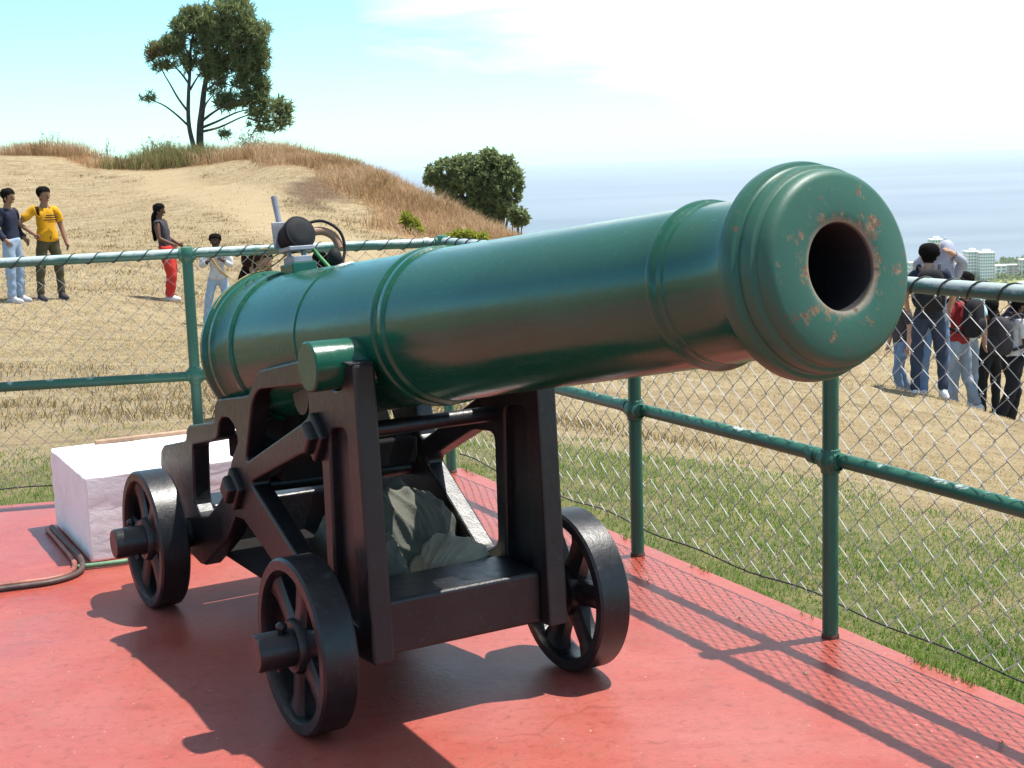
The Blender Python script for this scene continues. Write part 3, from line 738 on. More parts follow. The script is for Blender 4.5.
# cross bars
for nm, A_, B_, r_ in (('transom_bar', (-.108, -.212, .672), (-.108, .212, .672), .020), ('transom_bar', (-.715, -.212, .435), (-.60, .212, .452), .022)):
    bm = bmesh.new(); add_tube(bm, [A_, B_], r_, 16); obj(nm, bm, MAT['iron'], cannon, 40)
# axletrees
bm = bmesh.new(); add_box(bm, (.015, 0, .243), (.19, .424, .132)); bevel(obj('axletree', bm, MAT['iron'], cannon), .010, 3)
bm = bmesh.new(); add_box(bm, (-1.19, 0, .235), (.17, .424, .14)); bevel(obj('axletree', bm, MAT['iron'], cannon), .010, 3)
bm = bmesh.new(); add_box(bm, (-.74, 0, .515), (.44, .40, .075)); bevel(obj('stool_bed', bm, MAT['dull'], cannon), .006)
bm = bmesh.new(); add_box(bm, (-.72, 0, .615), (.34, .30, .125), None, .85); bevel(obj('quoin', bm, MAT['dull'], cannon), .006)
# knobby dark breeching roll under the barrel
bm = bmesh.new(); add_tube(bm, [(-.36, -.205, .735), (-.36, .205, .735)], [.052, .052], 20); obj('roller', bm, MAT['wheel_iron'], cannon, 40)

def wheel(u, s, nsp=6, rot=0.0):
    r, w, g = .2084, .0872, .4111
    root = empty('wheel', (u, s * (g - w / 2), r)); root.parent = cannon
    root.rotation_euler = (0, rot, 0)
    h = w / 2; ti = .034
    bm = bmesh.new()
    add_lathe(bm, [(-h + .006, r), (h - .006, r), (h, r - .006), (h, r - ti + .006), (h - .012, r - ti), (-h + .012, r - ti), (-h, r - ti + .006), (-h, r - .006)], 72, 'Y', loop=True)
    obj('rim', bm, MAT['wheel_iron'], root, 35)
    for k in range(nsp):
        M = Matrix.Rotation(2 * PI * k / nsp, 4, 'Y')
        bm = bmesh.new()
        vs = []
        for z, hw, hd in ((.045, .034, .026), (.09, .029, .022), (.14, .030, .022), (r - ti + .004, .044, .028)):
            vs.append([bm.verts.new(M @ Vector((x * hw, y * hd, z))) for x, y in ((-1, -.6), (-.6, -1), (.6, -1), (1, -.6), (1, .6), (.6, 1), (-.6, 1), (-1, .6))])
        for a, b in zip(vs, vs[1:]):
            for i in range(8): bm.faces.new((a[i], a[(i + 1) % 8], b[(i + 1) % 8], b[i]))
        obj('spoke', bm, MAT['wheel_iron'], root, 50)
    bm = bmesh.new(); e = s * (h + .006)
    add_lathe(bm, [(-s * .040, .048), (-s * .040, .066), (s * .030, .066), (s * .040, .060), (s * .040, .048)], 36, 'Y', close_ends=True)
    obj('hub', bm, MAT['wheel_iron'], root, 35)
    bm = bmesh.new()
    add_lathe(bm, [(-s * .13, 0), (-s * .13, .046), (s * (h + .077), .0445), (s * (h + .084), .041), (s * (h + .084), 0)], 36, 'Y'); obj('axle_end', bm, MAT['wheel_iron'], root, 35)
    bm = bmesh.new(); add_tube(bm, [(0, s * (h + .02), -.058), (0, s * (h + .02), .056)], .008, 10)
    add_ball(bm, (0, s * (h + .02), .058), (.014, .014, .012)); obj('linchpin', bm, MAT['wheel_iron'], root, 40)
    return root
wheel(0, -1, rot=R(12)); wheel(0, 1, rot=R(25)); wheel(-1.1982, -1, rot=R(-30)); wheel(-1.1982, 1, rot=R(7))

# canvas bundle between the cheeks
def tarp(name, label, c, s, seed, mat, nf=12, rz=0.0):
    """crumpled cloth: flat facets between sharp creases, ruffled where it meets the bed"""
    bm = bmesh.new(); bmesh.ops.create_icosphere(bm, subdivisions=6, radius=1.0)
    rs = np.random.default_rng(seed); N = rs.normal(size=(nf, 3)); N /= np.linalg.norm(N, axis=1)[:, None]; N[:, 2] = N[:, 2] * .8 + .1; N /= np.linalg.norm(N, axis=1)[:, None]
    dk = .62 + .38 * rs.random(nf); G = rs.normal(size=(9, 3)); G /= np.linalg.norm(G, axis=1)[:, None]; ph = rs.random(9) * 6
    M = Matrix.Translation(Vector(c)) @ Matrix.Rotation(rz, 4, 'Z')
    for v in bm.verts:
        p = np.array(v.co); dt = N @ p; r = (np.sum(np.where(dt > .05, np.maximum(dt, .05) / dk, .01) ** 6) + .35) ** (-1 / 6); r = min(r, 1.25)
        fold = sum((1 - abs(math.sin((3.0 + .7 * k) * (p @ G[k]) + 1.6 * math.sin(2.3 * (p @ G[(k + 3) % 9]) + ph[k]) + ph[k]))) ** 3 for k in range(6)) * .055 - .07
        ruf = max(0, -p[2]) ** 2 * .10 * math.sin(5 * math.atan2(p[1], p[0]) + ph[0])
        r = r * (1 + fold + ruf) - .02
        v.co = M @ Vector((p[0] * r * s[0], p[1] * r * s[1], max(-.42, p[2] * r) * s[2] + .42 * s[2]))
    o = obj(name, bm, mat, None, 75)
    o.location = cannon.location; o.rotation_euler = cannon.rotation_euler
    return tag(o, label, 'tarpaulin')
bm = bmesh.new(); add_box(bm, (-.58, 0, .174), (1.04, .418, .022)); bevel(obj('bed_plate', bm, MAT['dull'], cannon), .003)
tarp('canvas_tarp', 'crumpled grey green canvas heaped between the carriage cheeks', (-.38, .02, .186), (.21, .19, .225), 3, MAT['tarp'])
tarp('canvas_tarp', 'folded beige canvas behind the front axletree, lower and paler than the grey green heap', (-.19, .095, .186), (.14, .14, .125), 9, MAT['tarp2'], 12, .4)
tarp('canvas_tarp', 'small grey green canvas fold wedged by the left end of the front axletree', (-.20, -.10, .186), (.12, .12, .17), 14, MAT['tarp'], 12, .1)

# ------------------------------------------------------------------ fences
HF = .9775
RP = .0215
def V3(p, z): return Vector((p[0], p[1], z))
def fence(name, label, posts, ends, side, lace_step=.095, wire_r=.0016):
    """posts: 2D points; ends: start/end 2D of the run"""
    root = empty(name, V3(posts[0], 0)); tag(root, label, 'fence'); base = Vector(root.location)
    A, B = Vector(ends[0]), Vector(ends[1]); L = (B - A).length; d = (B - A) / L
    nrm = Vector((-d.y, d.x)) * side
    loc = lambda p, z: V3(p, z) - base
    for p in posts:
        p = Vector(p); bm = bmesh.new(); q = loc(p, 0)
        add_lathe(bm, [(-.02, RP), (HF + .005, RP), (HF + .005, 0)], 24, 'Z', Matrix.Translation(q))
        po = obj('post', bm, MAT['fence'], root, 40)
        bm = bmesh.new(); add_lathe(bm, [(0, .0240), (.008, .0236), (.011, .0218)], 24, 'Z', Matrix.Translation(q)); obj('collar', bm, MAT['rusty'], po, 40)
        for zz, nm in ((HF / 2, 'rail_fitting'), (HF, 'rail_fitting')):
            bm = bmesh.new()
            add_lathe(bm, [(zz - .034, RP), (zz - .032, RP + .004), (zz - .022, RP + .005), (zz - .015, RP + .0085), (zz, RP + .0105), (zz + .015, RP + .0085)] + ([(zz + .022, RP + .005), (zz + .032, RP + .004), (zz + .034, RP)] if zz < HF else [(zz + .027, RP + .002), (zz + .031, .012), (zz + .032, 0)]), 24, 'Z', Matrix.Translation(q))
            Mx = Matrix.Translation(q + Vector((0, 0, zz))) @ Matrix.Rotation(math.atan2(d.y, d.x), 4, 'Z')
            add_lathe(bm, [(-.034, RP), (-.032, RP + .003), (-.02, RP + .004), (.02, RP + .004), (.032, RP + .003), (.034, RP)], 24, 'X', Mx)
            obj(nm, bm, MAT['fence'], po, 40)
    for zz, nm, mt in ((HF, 'top_rail', MAT['rail']), (HF / 2, 'mid_rail', MAT['fence'])):
        n = 24; pts = []
        for k in range(n + 1):
            t = k / n; pts.append(loc(A + d * (L * t), zz + .004 * math.sin(t * 9.0 + zz * 7)))
        bm = bmesh.new(); add_tube(bm, pts, RP * .92, 20)
        for k in np.arange(.45, L, .98):      # sleeve joints
            c = loc(A + d * k, zz); add_tube(bm, [c - V3(d, 0) * .012, c + V3(d, 0) * .012], RP + .0025, 18)
        obj(nm, bm, mt, root, 50)
    # chain link: zig-zag wires woven node to node, hung on the outer side
    off = nrm * (RP + .004); P, H2 = .040, .0365; z0 = .075
    nz = int((HF - z0 + .02) / H2); bm = bmesh.new(); nw = int(L / P)
    for i in range(nw):
        pts = []
        for k in range(nz + 1):
            sgn = (1 if k % 2 else -1) * (1 if i % 2 else -1)
            x = (i + .5) * P + sgn * (P / 2 + .0012) + rng.normal(0, .0012)
            bow = .005 * math.sin(i * .17 + k * .21)
            depth = .0024 * (1 if i % 2 else -1) * (1 if k % 2 else -1) + bow
            p = A + d * x + off + nrm * depth
            pts.append(loc(p, z0 + k * H2 + rng.normal(0, .0012)))
        add_tube(bm, pts, wire_r, 5, True)
    obj('chain_link_mesh', bm, MAT['wire'], root, 80)
    # tension wire and lacing round the top rail
    bm = bmesh.new(); pts = [loc(A + d * (L * k / 60) + off, .083 + .006 * math.sin(k * .9) - .01 * math.sin(k / 60 * PI * 4) ** 2) for k in range(61)]
    add_tube(bm, pts, .0028, 6); obj('tension_wire', bm, MAT['tie'], root, 80)
    bm = bmesh.new(); pts = []; n = int(L / lace_step) * 12
    Rw = RP * .92 + .0025
    for k in range(n + 1):
        x = L * k / n; th = -2 * PI * k / 12
        pts.append(loc(A + d * x + nrm * (math.cos(th) * Rw), HF + .004 * math.sin(x / L * 9.0 + HF * 7) + math.sin(th) * Rw))
    add_tube(bm, pts, .0021, 5); obj('lacing_wire', bm, MAT['tie'], root, 80)
    return root
d2 = (FD - FC).normalized()
FE = FD + d2 * .98; FG = FE + d2 * .98
sideL = 1 if Vector((-dl.y, dl.x)).dot(nl) > 0 else -1
sideR = 1 if Vector((-dr.y, dr.x)).dot(nr) > 0 else -1
fence('fence', 'green pipe and wire mesh fence at the back, behind the cannon breech', [FB, FA, FA - dl * 1.04, FA - dl * 2.08], (FA - dl * 3.4, FB), sideL, wire_r=.0014)
fence('fence', 'green pipe and wire mesh fence running along the seaward right edge of the platform', [FC, FD, FE, FG], (FB + dr * .03, FG + d2 * .3), sideR)

# ------------------------------------------------------------------ white block, board, conduits
ub_ = Vector((math.cos(PSI), math.sin(PSI))); BL0 = Vector((-1.452, 4.775)); side_d = Vector((-.462, .887)).normalized(); fr_d = Vector((side_d.y, -side_d.x))
BW, BD, BH = 1.16, .62, .298
bm = bmesh.new(); c = [BL0, BL0 + fr_d * BW, BL0 + fr_d * BW + side_d * BD, BL0 + side_d * BD]
b0 = [bm.verts.new((p.x, p.y, 0)) for p in c]; t0 = [bm.verts.new((p.x, p.y, BH)) for p in c]
bm.faces.new(b0[::-1]); bm.faces.new(t0)
for i in range(4): bm.faces.new((b0[i], b0[(i + 1) % 4], t0[(i + 1) % 4], t0[i]))
bmesh.ops.subdivide_edges(bm, edges=bm.edges[:], cuts=14, use_grid_fill=True)
for v in bm.verts:
    if v.co.z > .01: v.co += Vector((rng.normal(0, .0014), rng.normal(0, .0014), rng.normal(0, .0012)))
tag(bevel(obj('concrete_block', bm, MAT['white'], None, 40), .008, 2, 50), 'long white painted concrete block behind the cannon', 'block')
bm = bmesh.new(); q = BL0 + side_d * (BD - .035) + fr_d * .16
Mx = Matrix.Translation(V3(q, BH + .008)) @ Matrix.Rotation(math.atan2(fr_d.y, fr_d.x), 4, 'Z')
add_box(bm, (.35, 0, 0), (.70, .03, .014), Mx); tag(bevel(obj('wooden_board', bm, MAT['board']), .002), 'thin brown board lying along the back edge of the white block', 'board')
def pipe(name, pts, r, mat, label):
    bm = bmesh.new(); add_tube(bm, curve_pts(pts, 8), r, 12); return tag(obj(name, bm, mat, None, 60), label, 'pipe', 'conduits by the white block')
pipe('conduit', [(-3.2, 3.86, .014), (-2.2, 4.27, .014), (-1.665, 4.49, .014), (-1.52, 4.565, .010), (-1.478, 4.65, .010), (-1.512, 4.78, .010), (-1.61, 4.98, .010), (-1.745, 5.24, .010)], .0095, MAT['redpipe'], 'red brown conduit bending round the left foot of the white block')
pipe('conduit', [(-3.2, 3.83, .012), (-2.2, 4.24, .012), (-1.66, 4.462, .010), (-1.50, 4.535, .010), (-1.448, 4.64, .012), (-1.484, 4.765, .026), (-1.585, 4.955, .026), (-1.715, 5.20, .026)], .0095, MAT['darkpipe'], 'dark rusty conduit on top of the red brown one at the block')
pipe('conduit', [(-1.47, 4.69, .012), (-1.38, 4.72, .012), (-1.30, 4.755, .012), (-1.1, 4.86, .012), (-.8, 5.0, .012)], .009, MAT['gpipe'], 'green conduit along the front foot of the white block')

for k, (lx, ly) in enumerate(((.62, 3.95), (.93, 3.42), (1.05, 3.02), (.72, 3.50), (.40, 4.35), (.98, 2.80), (.25, 4.10))):
    bm = bmesh.new(); a = rng.random() * 6.28; L_ = .006 + .006 * rng.random()
    vs = [bm.verts.new((L_ * math.cos(a + t) * (1 if i % 2 == 0 else .45), L_ * math.sin(a + t) * (1 if i % 2 == 0 else .45), .002 + .003 * (i % 3))) for i, t in enumerate(np.linspace(0, 5.3, 7))]
    cv = bm.verts.new((0, 0, .002))
    for i in range(7): bm.faces.new((cv, vs[i], vs[(i + 1) % 7]))
    o = obj('dry_leaf', bm, MAT['board']); o.location = (lx, ly, .001); tag(o, 'crumpled brown dry leaf on the red platform beside the right fence', 'leaf', 'dry leaves by the right fence')

# ------------------------------------------------------------------ trees
PXM = lambda d: d / CAMP['f']
def ray_pt(px, py, Y):
    dd = F + RR * ((px - 512) / CAMP['f']) - UU * ((py - 384) / CAMP['f']); return Vector((0, 0, CAMP['H'])) + dd * (Y / dd.y)
def tufts(bm, C, n_leaf, L, w, rs, up=.35):
    for _ in range(n_leaf):
        d = Vector(rs.normal(size=3)); d.normalize(); d.z += up; d.normalize()
        s = d.orthogonal().normalized(); s.rotate(Quaternion(d, rs.random() * 6.28)); l = L * (.6 + .6 * rs.random()); ww = w * (.7 + .6 * rs.random())
        b = C + d * (l * .1); t = C + d * l
        v = [bm.verts.new(b - s * ww * .5), bm.verts.new(b + s * ww * .5), bm.verts.new(t + s * ww * .25), bm.verts.new(t - s * ww * .25)]
        bm.faces.new(v)
def pine():
    D = 60.0; k = PXM(D) ; rs = np.random.default_rng(11)
    base = ray_pt(200, 155, D); gz = float(zground(base.x, base.y)[0])
    root = empty('pine_tree', (base.x, base.y, gz)); tag(root, 'tall dark pine tree with twin leaning trunks on the hill ridge', 'tree')
    o0 = Vector((base.x, base.y, gz))
    P = lambda px, py, dy=0.0: ray_pt(px, py, D + dy) - o0
    def limb(name, pts, r0, r1, parent=root):
        bm = bmesh.new(); q = curve_pts(pts, 5); n = len(q); add_tube(bm, q, [r0 + (r1 - r0) * i / (n - 1) for i in range(n)], 8); return obj(name, bm, MAT['bark'], parent, 60)
    b = Vector((0, 0, -.2))
    t1 = limb('trunk', [b + Vector((.05, 0, 0)), P(192, 140), P(188.5, 120), P(188.5, 95), P(190, 70), P(191, 45), P(196, 25)], .11, .04)
    t2 = limb('trunk', [b + Vector((-.1, .3, 0)), P(200, 132, .3), P(202, 110, .3), P(205, 85, .4), P(212, 60, .5), P(222, 35, .5), P(232, 12, .5)], .17, .04)
    B = []
    def br(pts, r0=.05, r1=.012): B.append((pts, r0, r1))
    br([P(188.5, 126), P(178, 116), P(165, 106), P(154, 101), P(147, 98)], .05)
    br([P(187.5, 111), P(178, 98), P(170, 84), P(163, 72), P(158, 60)], .05)
    br([P(189, 84), P(180, 72), P(168, 60, -.6), P(156, 50, -.6)]); br([P(189.5, 76), P(182, 62, .5), P(172, 48, .6)]); br([P(190, 72), P(198, 52), P(204, 35)])
    br([P(190.5, 60), P(184, 44, -.5), P(180, 28, -.5)]); br([P(190, 90), P(197, 78), P(206, 66, -1)])
    br([P(201, 122, .3), P(214, 112, -.3), P(232, 102, -.8), P(250, 98, -1)], .065); br([P(201, 128, .3), P(216, 122), P(238, 112, .5), P(258, 108, .8)], .065)
    br([P(200.5, 132, .3), P(220, 127, .9), P(245, 116, 1.4), P(270, 112, 1.6)], .06); br([P(262, 112, 1), P(258, 124, 1.2), P(250, 138, 1.2)], .05); br([P(248, 118, 1.0), P(265, 122), P(280, 118)], .05)
    br([P(204, 92, .4), P(218, 82, -.8), P(236, 74, -1.2)], .06); br([P(206, 82, .4), P(222, 68, 1.0), P(244, 62, 1.6)], .06); br([P(212, 62, .5), P(228, 50, -.6), P(248, 42, -1)], .08)
    br([P(216, 52, .5), P(208, 40, 1.2), P(200, 26, 1.6)], .06); br([P(222, 38, .5), P(238, 30, 1.2), P(256, 34, 1.4)], .06); br([P(226, 26, .5), P(220, 14, -.6), P(212, 6, -.8)], .05); br([P(202, 118, .3), P(206, 104, -1), P(216, 92, -1.6)], .06)
    for pts, r0, r1 in B: limb('branch', pts, r0, r1)
    lobes = [(207,22,20,15,1.0),(229,10,26,14,1.0),(250,32,22,20,1.0),(228,36,28,20,1.2),(203,40,12,14,1.0),(185,26,16,13,1.1),(192,14,13,9,.8),(158,50,13,8,1.0),(174,44,14,11,1.0),(164,66,10,7,.45),(180,62,14,14,.5),
             (258,58,13,18,1.0),(240,62,22,14,1.0),(213,62,14,12,1.0),(217,76,14,11,.8),(246,80,18,11,.9),(262,86,9,10,.9),(256,97,17,9,1.0),(238,100,20,7,.8),(225,104,14,6,.7),(205,72,8,9,.5),(265,112,18,9,.7),(280,106,9,9,.6),(284,120,9,10,.55),(270,126,14,8,.45),(256,128,9,7,.25),(288,108,6,6,.3),
             (147,97,8,4.5,.8),(153,70,4,4,.4),(151,58,4,4,.5),(224,134,6,3.5,.6),(222,50,24,18,.9),(196,58,8,11,.6),(218,88,10,10,.35)]
    crown = bmesh.new(); brown = bmesh.new()
    for (cx_, cy_, rx, ry, dens) in lobes:
        n = int(rx * ry * dens * .85) + 6
        for _ in range(n):
            v = rs.normal(size=3); v /= np.linalg.norm(v); q = rs.random() ** .40
            # sub-clumping: snap towards a few sprays so gaps open up
            px, py, dy = cx_ + v[0] * rx * q, cy_ + v[1] * ry * q, v[2] * min(rx, 20) * k * q * 1.1
            gap = vnoise(np.array([px * 1.0]), np.array([py * 1.0 + dy * 9]), 7.0)[0]
            if gap < (.31 if px < 200 else .25): continue
            C = P(px, py, dy)
            tgt = brown if (px < 160 and py < 60 and rs.random() < .5) or rs.random() < .02 else crown
            tufts(tgt, C, 12, .25, .040, rs)
    obj('crown', crown, MAT['needle'], root); obj('brown_needles', brown, MAT['needle2'], root)
pine()
def bush(name, label, lobes, D, bpx, mat, leafL=.20, leafw=.09, dens=.8, nleaf=9, seed=5, gapt=.33, stem=1.0):
    rs = np.random.default_rng(seed); k = PXM(D); b = ray_pt(bpx[0], bpx[1], D); gz = float(zground(b.x, b.y)[0]); o0 = Vector((b.x, b.y, gz))
    root = empty(name, o0); tag(root, label, 'tree')
    bm = bmesh.new(); add_tube(bm, [Vector((0, 0, -.2)), Vector((.1, 0, (b.z - gz) * .6 + .4)), ray_pt(lobes[0][0], lobes[0][1], D) - o0], [.16 * stem, .12 * stem, .05 * stem], 8)
    for l in lobes: add_tube(bm, curve_pts([Vector((.05, 0, .2)), (ray_pt(l[0], l[1] + l[3] * .7, D) - o0) * .6 + Vector((0, 0, .1)), ray_pt(l[0], l[1], D) - o0], 3), [(.06 - .004 * i) * stem for i in range(7)], 6)
    obj('trunk', bm, MAT['bark'], root, 60)
    cr_ = bmesh.new()
    for (cx_, cy_, rx, ry) in lobes:
        for _ in range(int(rx * ry * dens) + 5):
            v = rs.normal(size=3); v /= np.linalg.norm(v); q = rs.random() ** .33
            px, py, dy = cx_ + v[0] * rx * q, cy_ + v[1] * ry * q, v[2] * min(rx, ry) * k * q
            if vnoise(np.array([px]), np.array([py + dy * 11]), 5.0)[0] < gapt: continue
            tufts(cr_, ray_pt(px, py, D + dy) - o0, nleaf, leafL, leafw, rs, .3)
    obj('crown', cr_, mat, root)
bush('bushy_tree', 'round dark green bushy tree growing beyond the dry slope above the sea', [(472,176,30,22),(447,172,20,14),(438,180,15,9),(490,172,17,24),(508,178,14,22),(500,198,18,22),(480,196,24,14),(512,190,13,14),(505,212,11,13),(462,192,20,12),(450,190,16,12),(472,206,18,14),(488,216,16,14)], 57, (492, 226), MAT['leaf'], .17, .065, 1.25, 12, 5, .40)
bush('bush', 'small dark bush at the right foot of the bushy tree on the slope', [(517,214,8,6),(522,220,6,5),(512,222,7,5)], 54, (516, 228), MAT['leaf'], .2, .09, 1.8, seed=8, stem=.5)
bush('bush', 'low yellow green weed clump in the dry grass below the bushy tree', [(412,226,6,7),(406,220,4,5),(416,232,6,5)], 38, (411, 236), MAT['weed'], .16, .05, 1.6, seed=9, stem=.12)
bush('bush', 'long low yellow green weeds just above the fence corner', [(462,237,11,5),(478,239,11,4),(452,240,8,3)], 34, (465, 242), MAT['weed'], .15, .05, 1.5, seed=10, stem=.12)
def twig_shrub(px, py, D, hpx, wpx, label, seed, mat):
    rs = np.random.default_rng(seed); b = ray_pt(px, py, D); gz = float(zground(b.x, b.y)[0]); k = PXM(D); root = empty('twiggy_shrub', (b.x, b.y, gz)); tag(root, label, 'shrub', 'bare shrubs along the ridge')
    bm = bmesh.new(); lf = bmesh.new(); top = (b.z - gz) + hpx * k
    for i in range(26):
        a = rs.random() * 6.28; sp_ = rs.random() * wpx * k; t = Vector((math.cos(a) * sp_, math.sin(a) * sp_, top * (.6 + .4 * rs.random())))
        m_ = t * .5 + Vector((rs.normal() * .08, rs.normal() * .08, .05)); add_tube(bm, [Vector((0, 0, -.05)), m_, t], [.016, .011, .006], 4)
        for j in range(4):
            q = m_.lerp(t, rs.random()); e = q + Vector((rs.normal() * .16, rs.normal() * .16, .1 + .15 * rs.random())); add_tube(bm, [q, e], [.008, .004], 4); tufts(lf, e, 3, .10, .03, rs)
    obj('stems', bm, MAT['twig'], root); obj('leaves', lf, mat, root)
twig_shrub(52, 153, 70, 24, 11, 'bare grey twiggy shrub at the left end of the ridge', 1, MAT['olive'])
twig_shrub(108, 156, 69, 15, 7, 'small thin shrub on the golden mound between the two larger bare shrubs', 2, MAT['olive'])
twig_shrub(151, 166, 64, 26, 12, 'bare brownish shrub left of the pine trunks', 3, MAT['olive'])
twig_shrub(168, 160, 62, 18, 10, 'small olive shrub at the left foot of the pine', 4, MAT['olive'])
twig_shrub(248, 150, 59, 17, 22, 'wide olive shrub under the right hand pine boughs', 6, MAT['olive'])
# rock outcrop far left, and dark rocks in the cut of the ridge
def rock(px, py, D, s, label, seed):
    rs = np.random.default_rng(seed); b = Vector(ground_hit(px, py)) if D is None else ray_pt(px, py, D).to_2d(); gz = float(zground(b.x, b.y)[0]); bm = bmesh.new(); bmesh.ops.create_icosphere(bm, subdivisions=4, radius=1)
    dirs = rs.normal(size=(12, 3)); ph = rs.random(12) * 6
    for v in bm.verts:
        p = np.array(v.co); d = sum(math.sin(3.2 * (p @ dirs[k]) + ph[k]) for k in range(12)) * .045
        v.co = Vector((p[0] * s[0] * (1 + d), p[1] * s[1] * (1 + d), p[2] * s[2] * (1 + d)))
    o = obj('rock', bm, MAT['rock'], None, 40); o.location = (b.x, b.y, gz); tag(o, label, 'rock', 'rocks on the hillside')
rock(14, 156, 67, (2.2, 1.0, .40), 'long low grey rock outcrop at the far left of the ridge', 1)

# ------------------------------------------------------------------ town on the coast
def facade(name, wall, glass, bw, fh):
    m, nt = mk(name); o = objco(nt); sp_ = nt.n('ShaderNodeSeparateXYZ'); nt.l(o, sp_.inputs[0])
    hor = math_(nt, 'ADD', sp_.outputs[0], sp_.outputs[1])
    fx = math_(nt, 'FRACT', math_(nt, 'DIVIDE', hor, bw)); fz = math_(nt, 'FRACT', math_(nt, 'DIVIDE', sp_.outputs[2], fh))
    win = math_(nt, 'MULTIPLY', math_(nt, 'MULTIPLY', math_(nt, 'GREATER_THAN', fx, .2), math_(nt, 'LESS_THAN', fx, .8)), math_(nt, 'MULTIPLY', math_(nt, 'GREATER_THAN', fz, .3), math_(nt, 'LESS_THAN', fz, .8)))
    princ(nt, mixc(nt, win, mixc(nt, ramp(nt, noise(nt, .2, 3, .5, o), .3, .7), tuple(x * .92 for x in wall), wall), glass), .6, spec=.3); return m
def tower(name, px0, px1, ytop, D, depth, label, wall, glass, floors, bays, zb=-138.6, group='blocks of the seaside town', pent=True):
    x0 = (px0 - 512) / CAMP['f'] * D; x1 = (px1 - 512) / CAMP['f'] * D; zt_ = ray_pt((px0 + px1) / 2, ytop, D).z
    root = empty(name, ((x0 + x1) / 2, D, zb)); tag(root, label, 'building', group); w_ = x1 - x0; h_ = zt_ - zb
    mat = facade(name + '_facade', wall, glass, w_ / bays, h_ / floors); flat = simple('parapet', wall, .8, .06, .2)
    bm = bmesh.new(); add_box(bm, (0, depth / 2, h_ / 2), (w_, depth, h_)); obj('wall', bm, mat, root)
    bm = bmesh.new(); add_box(bm, (0, depth / 2, h_ + .4), (w_ + .8, depth + .8, .8))
    if pent: add_box(bm, (w_ * .1, depth / 2, h_ + 2.0), (w_ * .4, depth * .5, 2.4))
    obj('roof', bm, flat, root)
wallW = (.80, .79, .76); wallG = (.50, .50, .48); wallC = (.62, .57, .48); glassD = (.20, .24, .28); glassG = (.08, .24, .21)
tower('apartment_tower', 936, 947, 240, 1500, 16, 'tall white tower with green glazing above the people in the far town', wallW, glassG, 12, 4)
tower('apartment_tower', 947.5, 952, 241, 1520, 12, 'slim pale tower right beside the green glazed one', wallG, glassD, 12, 2)
tower('apartment_tower', 972, 983.5, 252, 1500, 18, 'left white slab of the twin white apartment blocks', wallW, glassD, 9, 4)
tower('apartment_tower', 984.5, 999, 253, 1490, 18, 'right wider white slab of the twin white apartment blocks', wallW, glassD, 9, 6)
for i, (a, b, t, dd, lab) in enumerate(((953, 960, 262, 1540, 'low grey block left of the twin white apartment blocks'), (960.5, 967, 265, 1500, 'lowest grey block between the towers in the far town'), (1000, 1011, 266, 1500, 'low white block right of the twin white apartment blocks'), (1012, 1024, 265.5, 1520, 'low cream block at the right edge of the far town'), (1026, 1040, 260, 1500, 'pale block at the far right end of the town'), (915, 930, 263, 1520, 'low cream block behind the cannon muzzle'), (930.5, 935.5, 266, 1490, 'small grey block left of the green glazed tower'))):
    tower('low_block', a, b, t, dd, 14, lab, (wallG, wallC, wallW)[i % 3], glassD, 4, 2, pent=False)
rs = np.random.default_rng(3); tb = bmesh.new()
for k in range(150):
    px = 890 + rs.random() * 200; D_ = 1400 + rs.random() * 330
    x = (px - 512) / CAMP['f'] * D_; hh = 3 + rs.random() * 4
    for q in range(14): 
        c = Vector((x + rs.normal() * 3, D_ + rs.normal() * 3, -138 + hh * rs.random())); tufts(tb, c, 2, 3.0, 2.2, rs)
tag(obj('town_trees', tb, MAT['leaf']), kind='stuff')

# ------------------------------------------------------------------ people
SKIN = {k: simple('skin_' + k, c, .6, .08, 20, spec=.3) for k, c in dict(light=(.46, .27, .19), tan=(.26, .135, .085), brown=(.11, .05, .032), dark=(.055, .028, .02)).items()}
HAIR = simple('black_hair', (.008, .007, .007), .95, .3, 40, spec=.05); HAIRB = simple('brown_hair', (.028, .013, .010), .9, .3, 40, spec=.1); EYE = simple('eye', (.02, .015, .012), .3, .1, 10)
CL = {k: cloth('cloth_' + k, c) for k, c in dict(navy=(.020, .024, .045), black=(.016, .016, .018), yellow=(.60, .29, .012), olive=(.075, .065, .035), ltblue=(.27, .35, .46), red=(.48, .035, .025), pale=(.45, .45, .47), jean=(.13, .20, .32), djean=(.035, .045, .075), grey=(.33, .34, .42), cyan=(.48, .68, .72), maroon=(.27, .025, .03), white=(.62, .62, .64), camo=(.13, .11, .07), brown=(.10, .06, .04), charcoal=(.045, .042, .05), fjean=(.24, .29, .36)).items()}

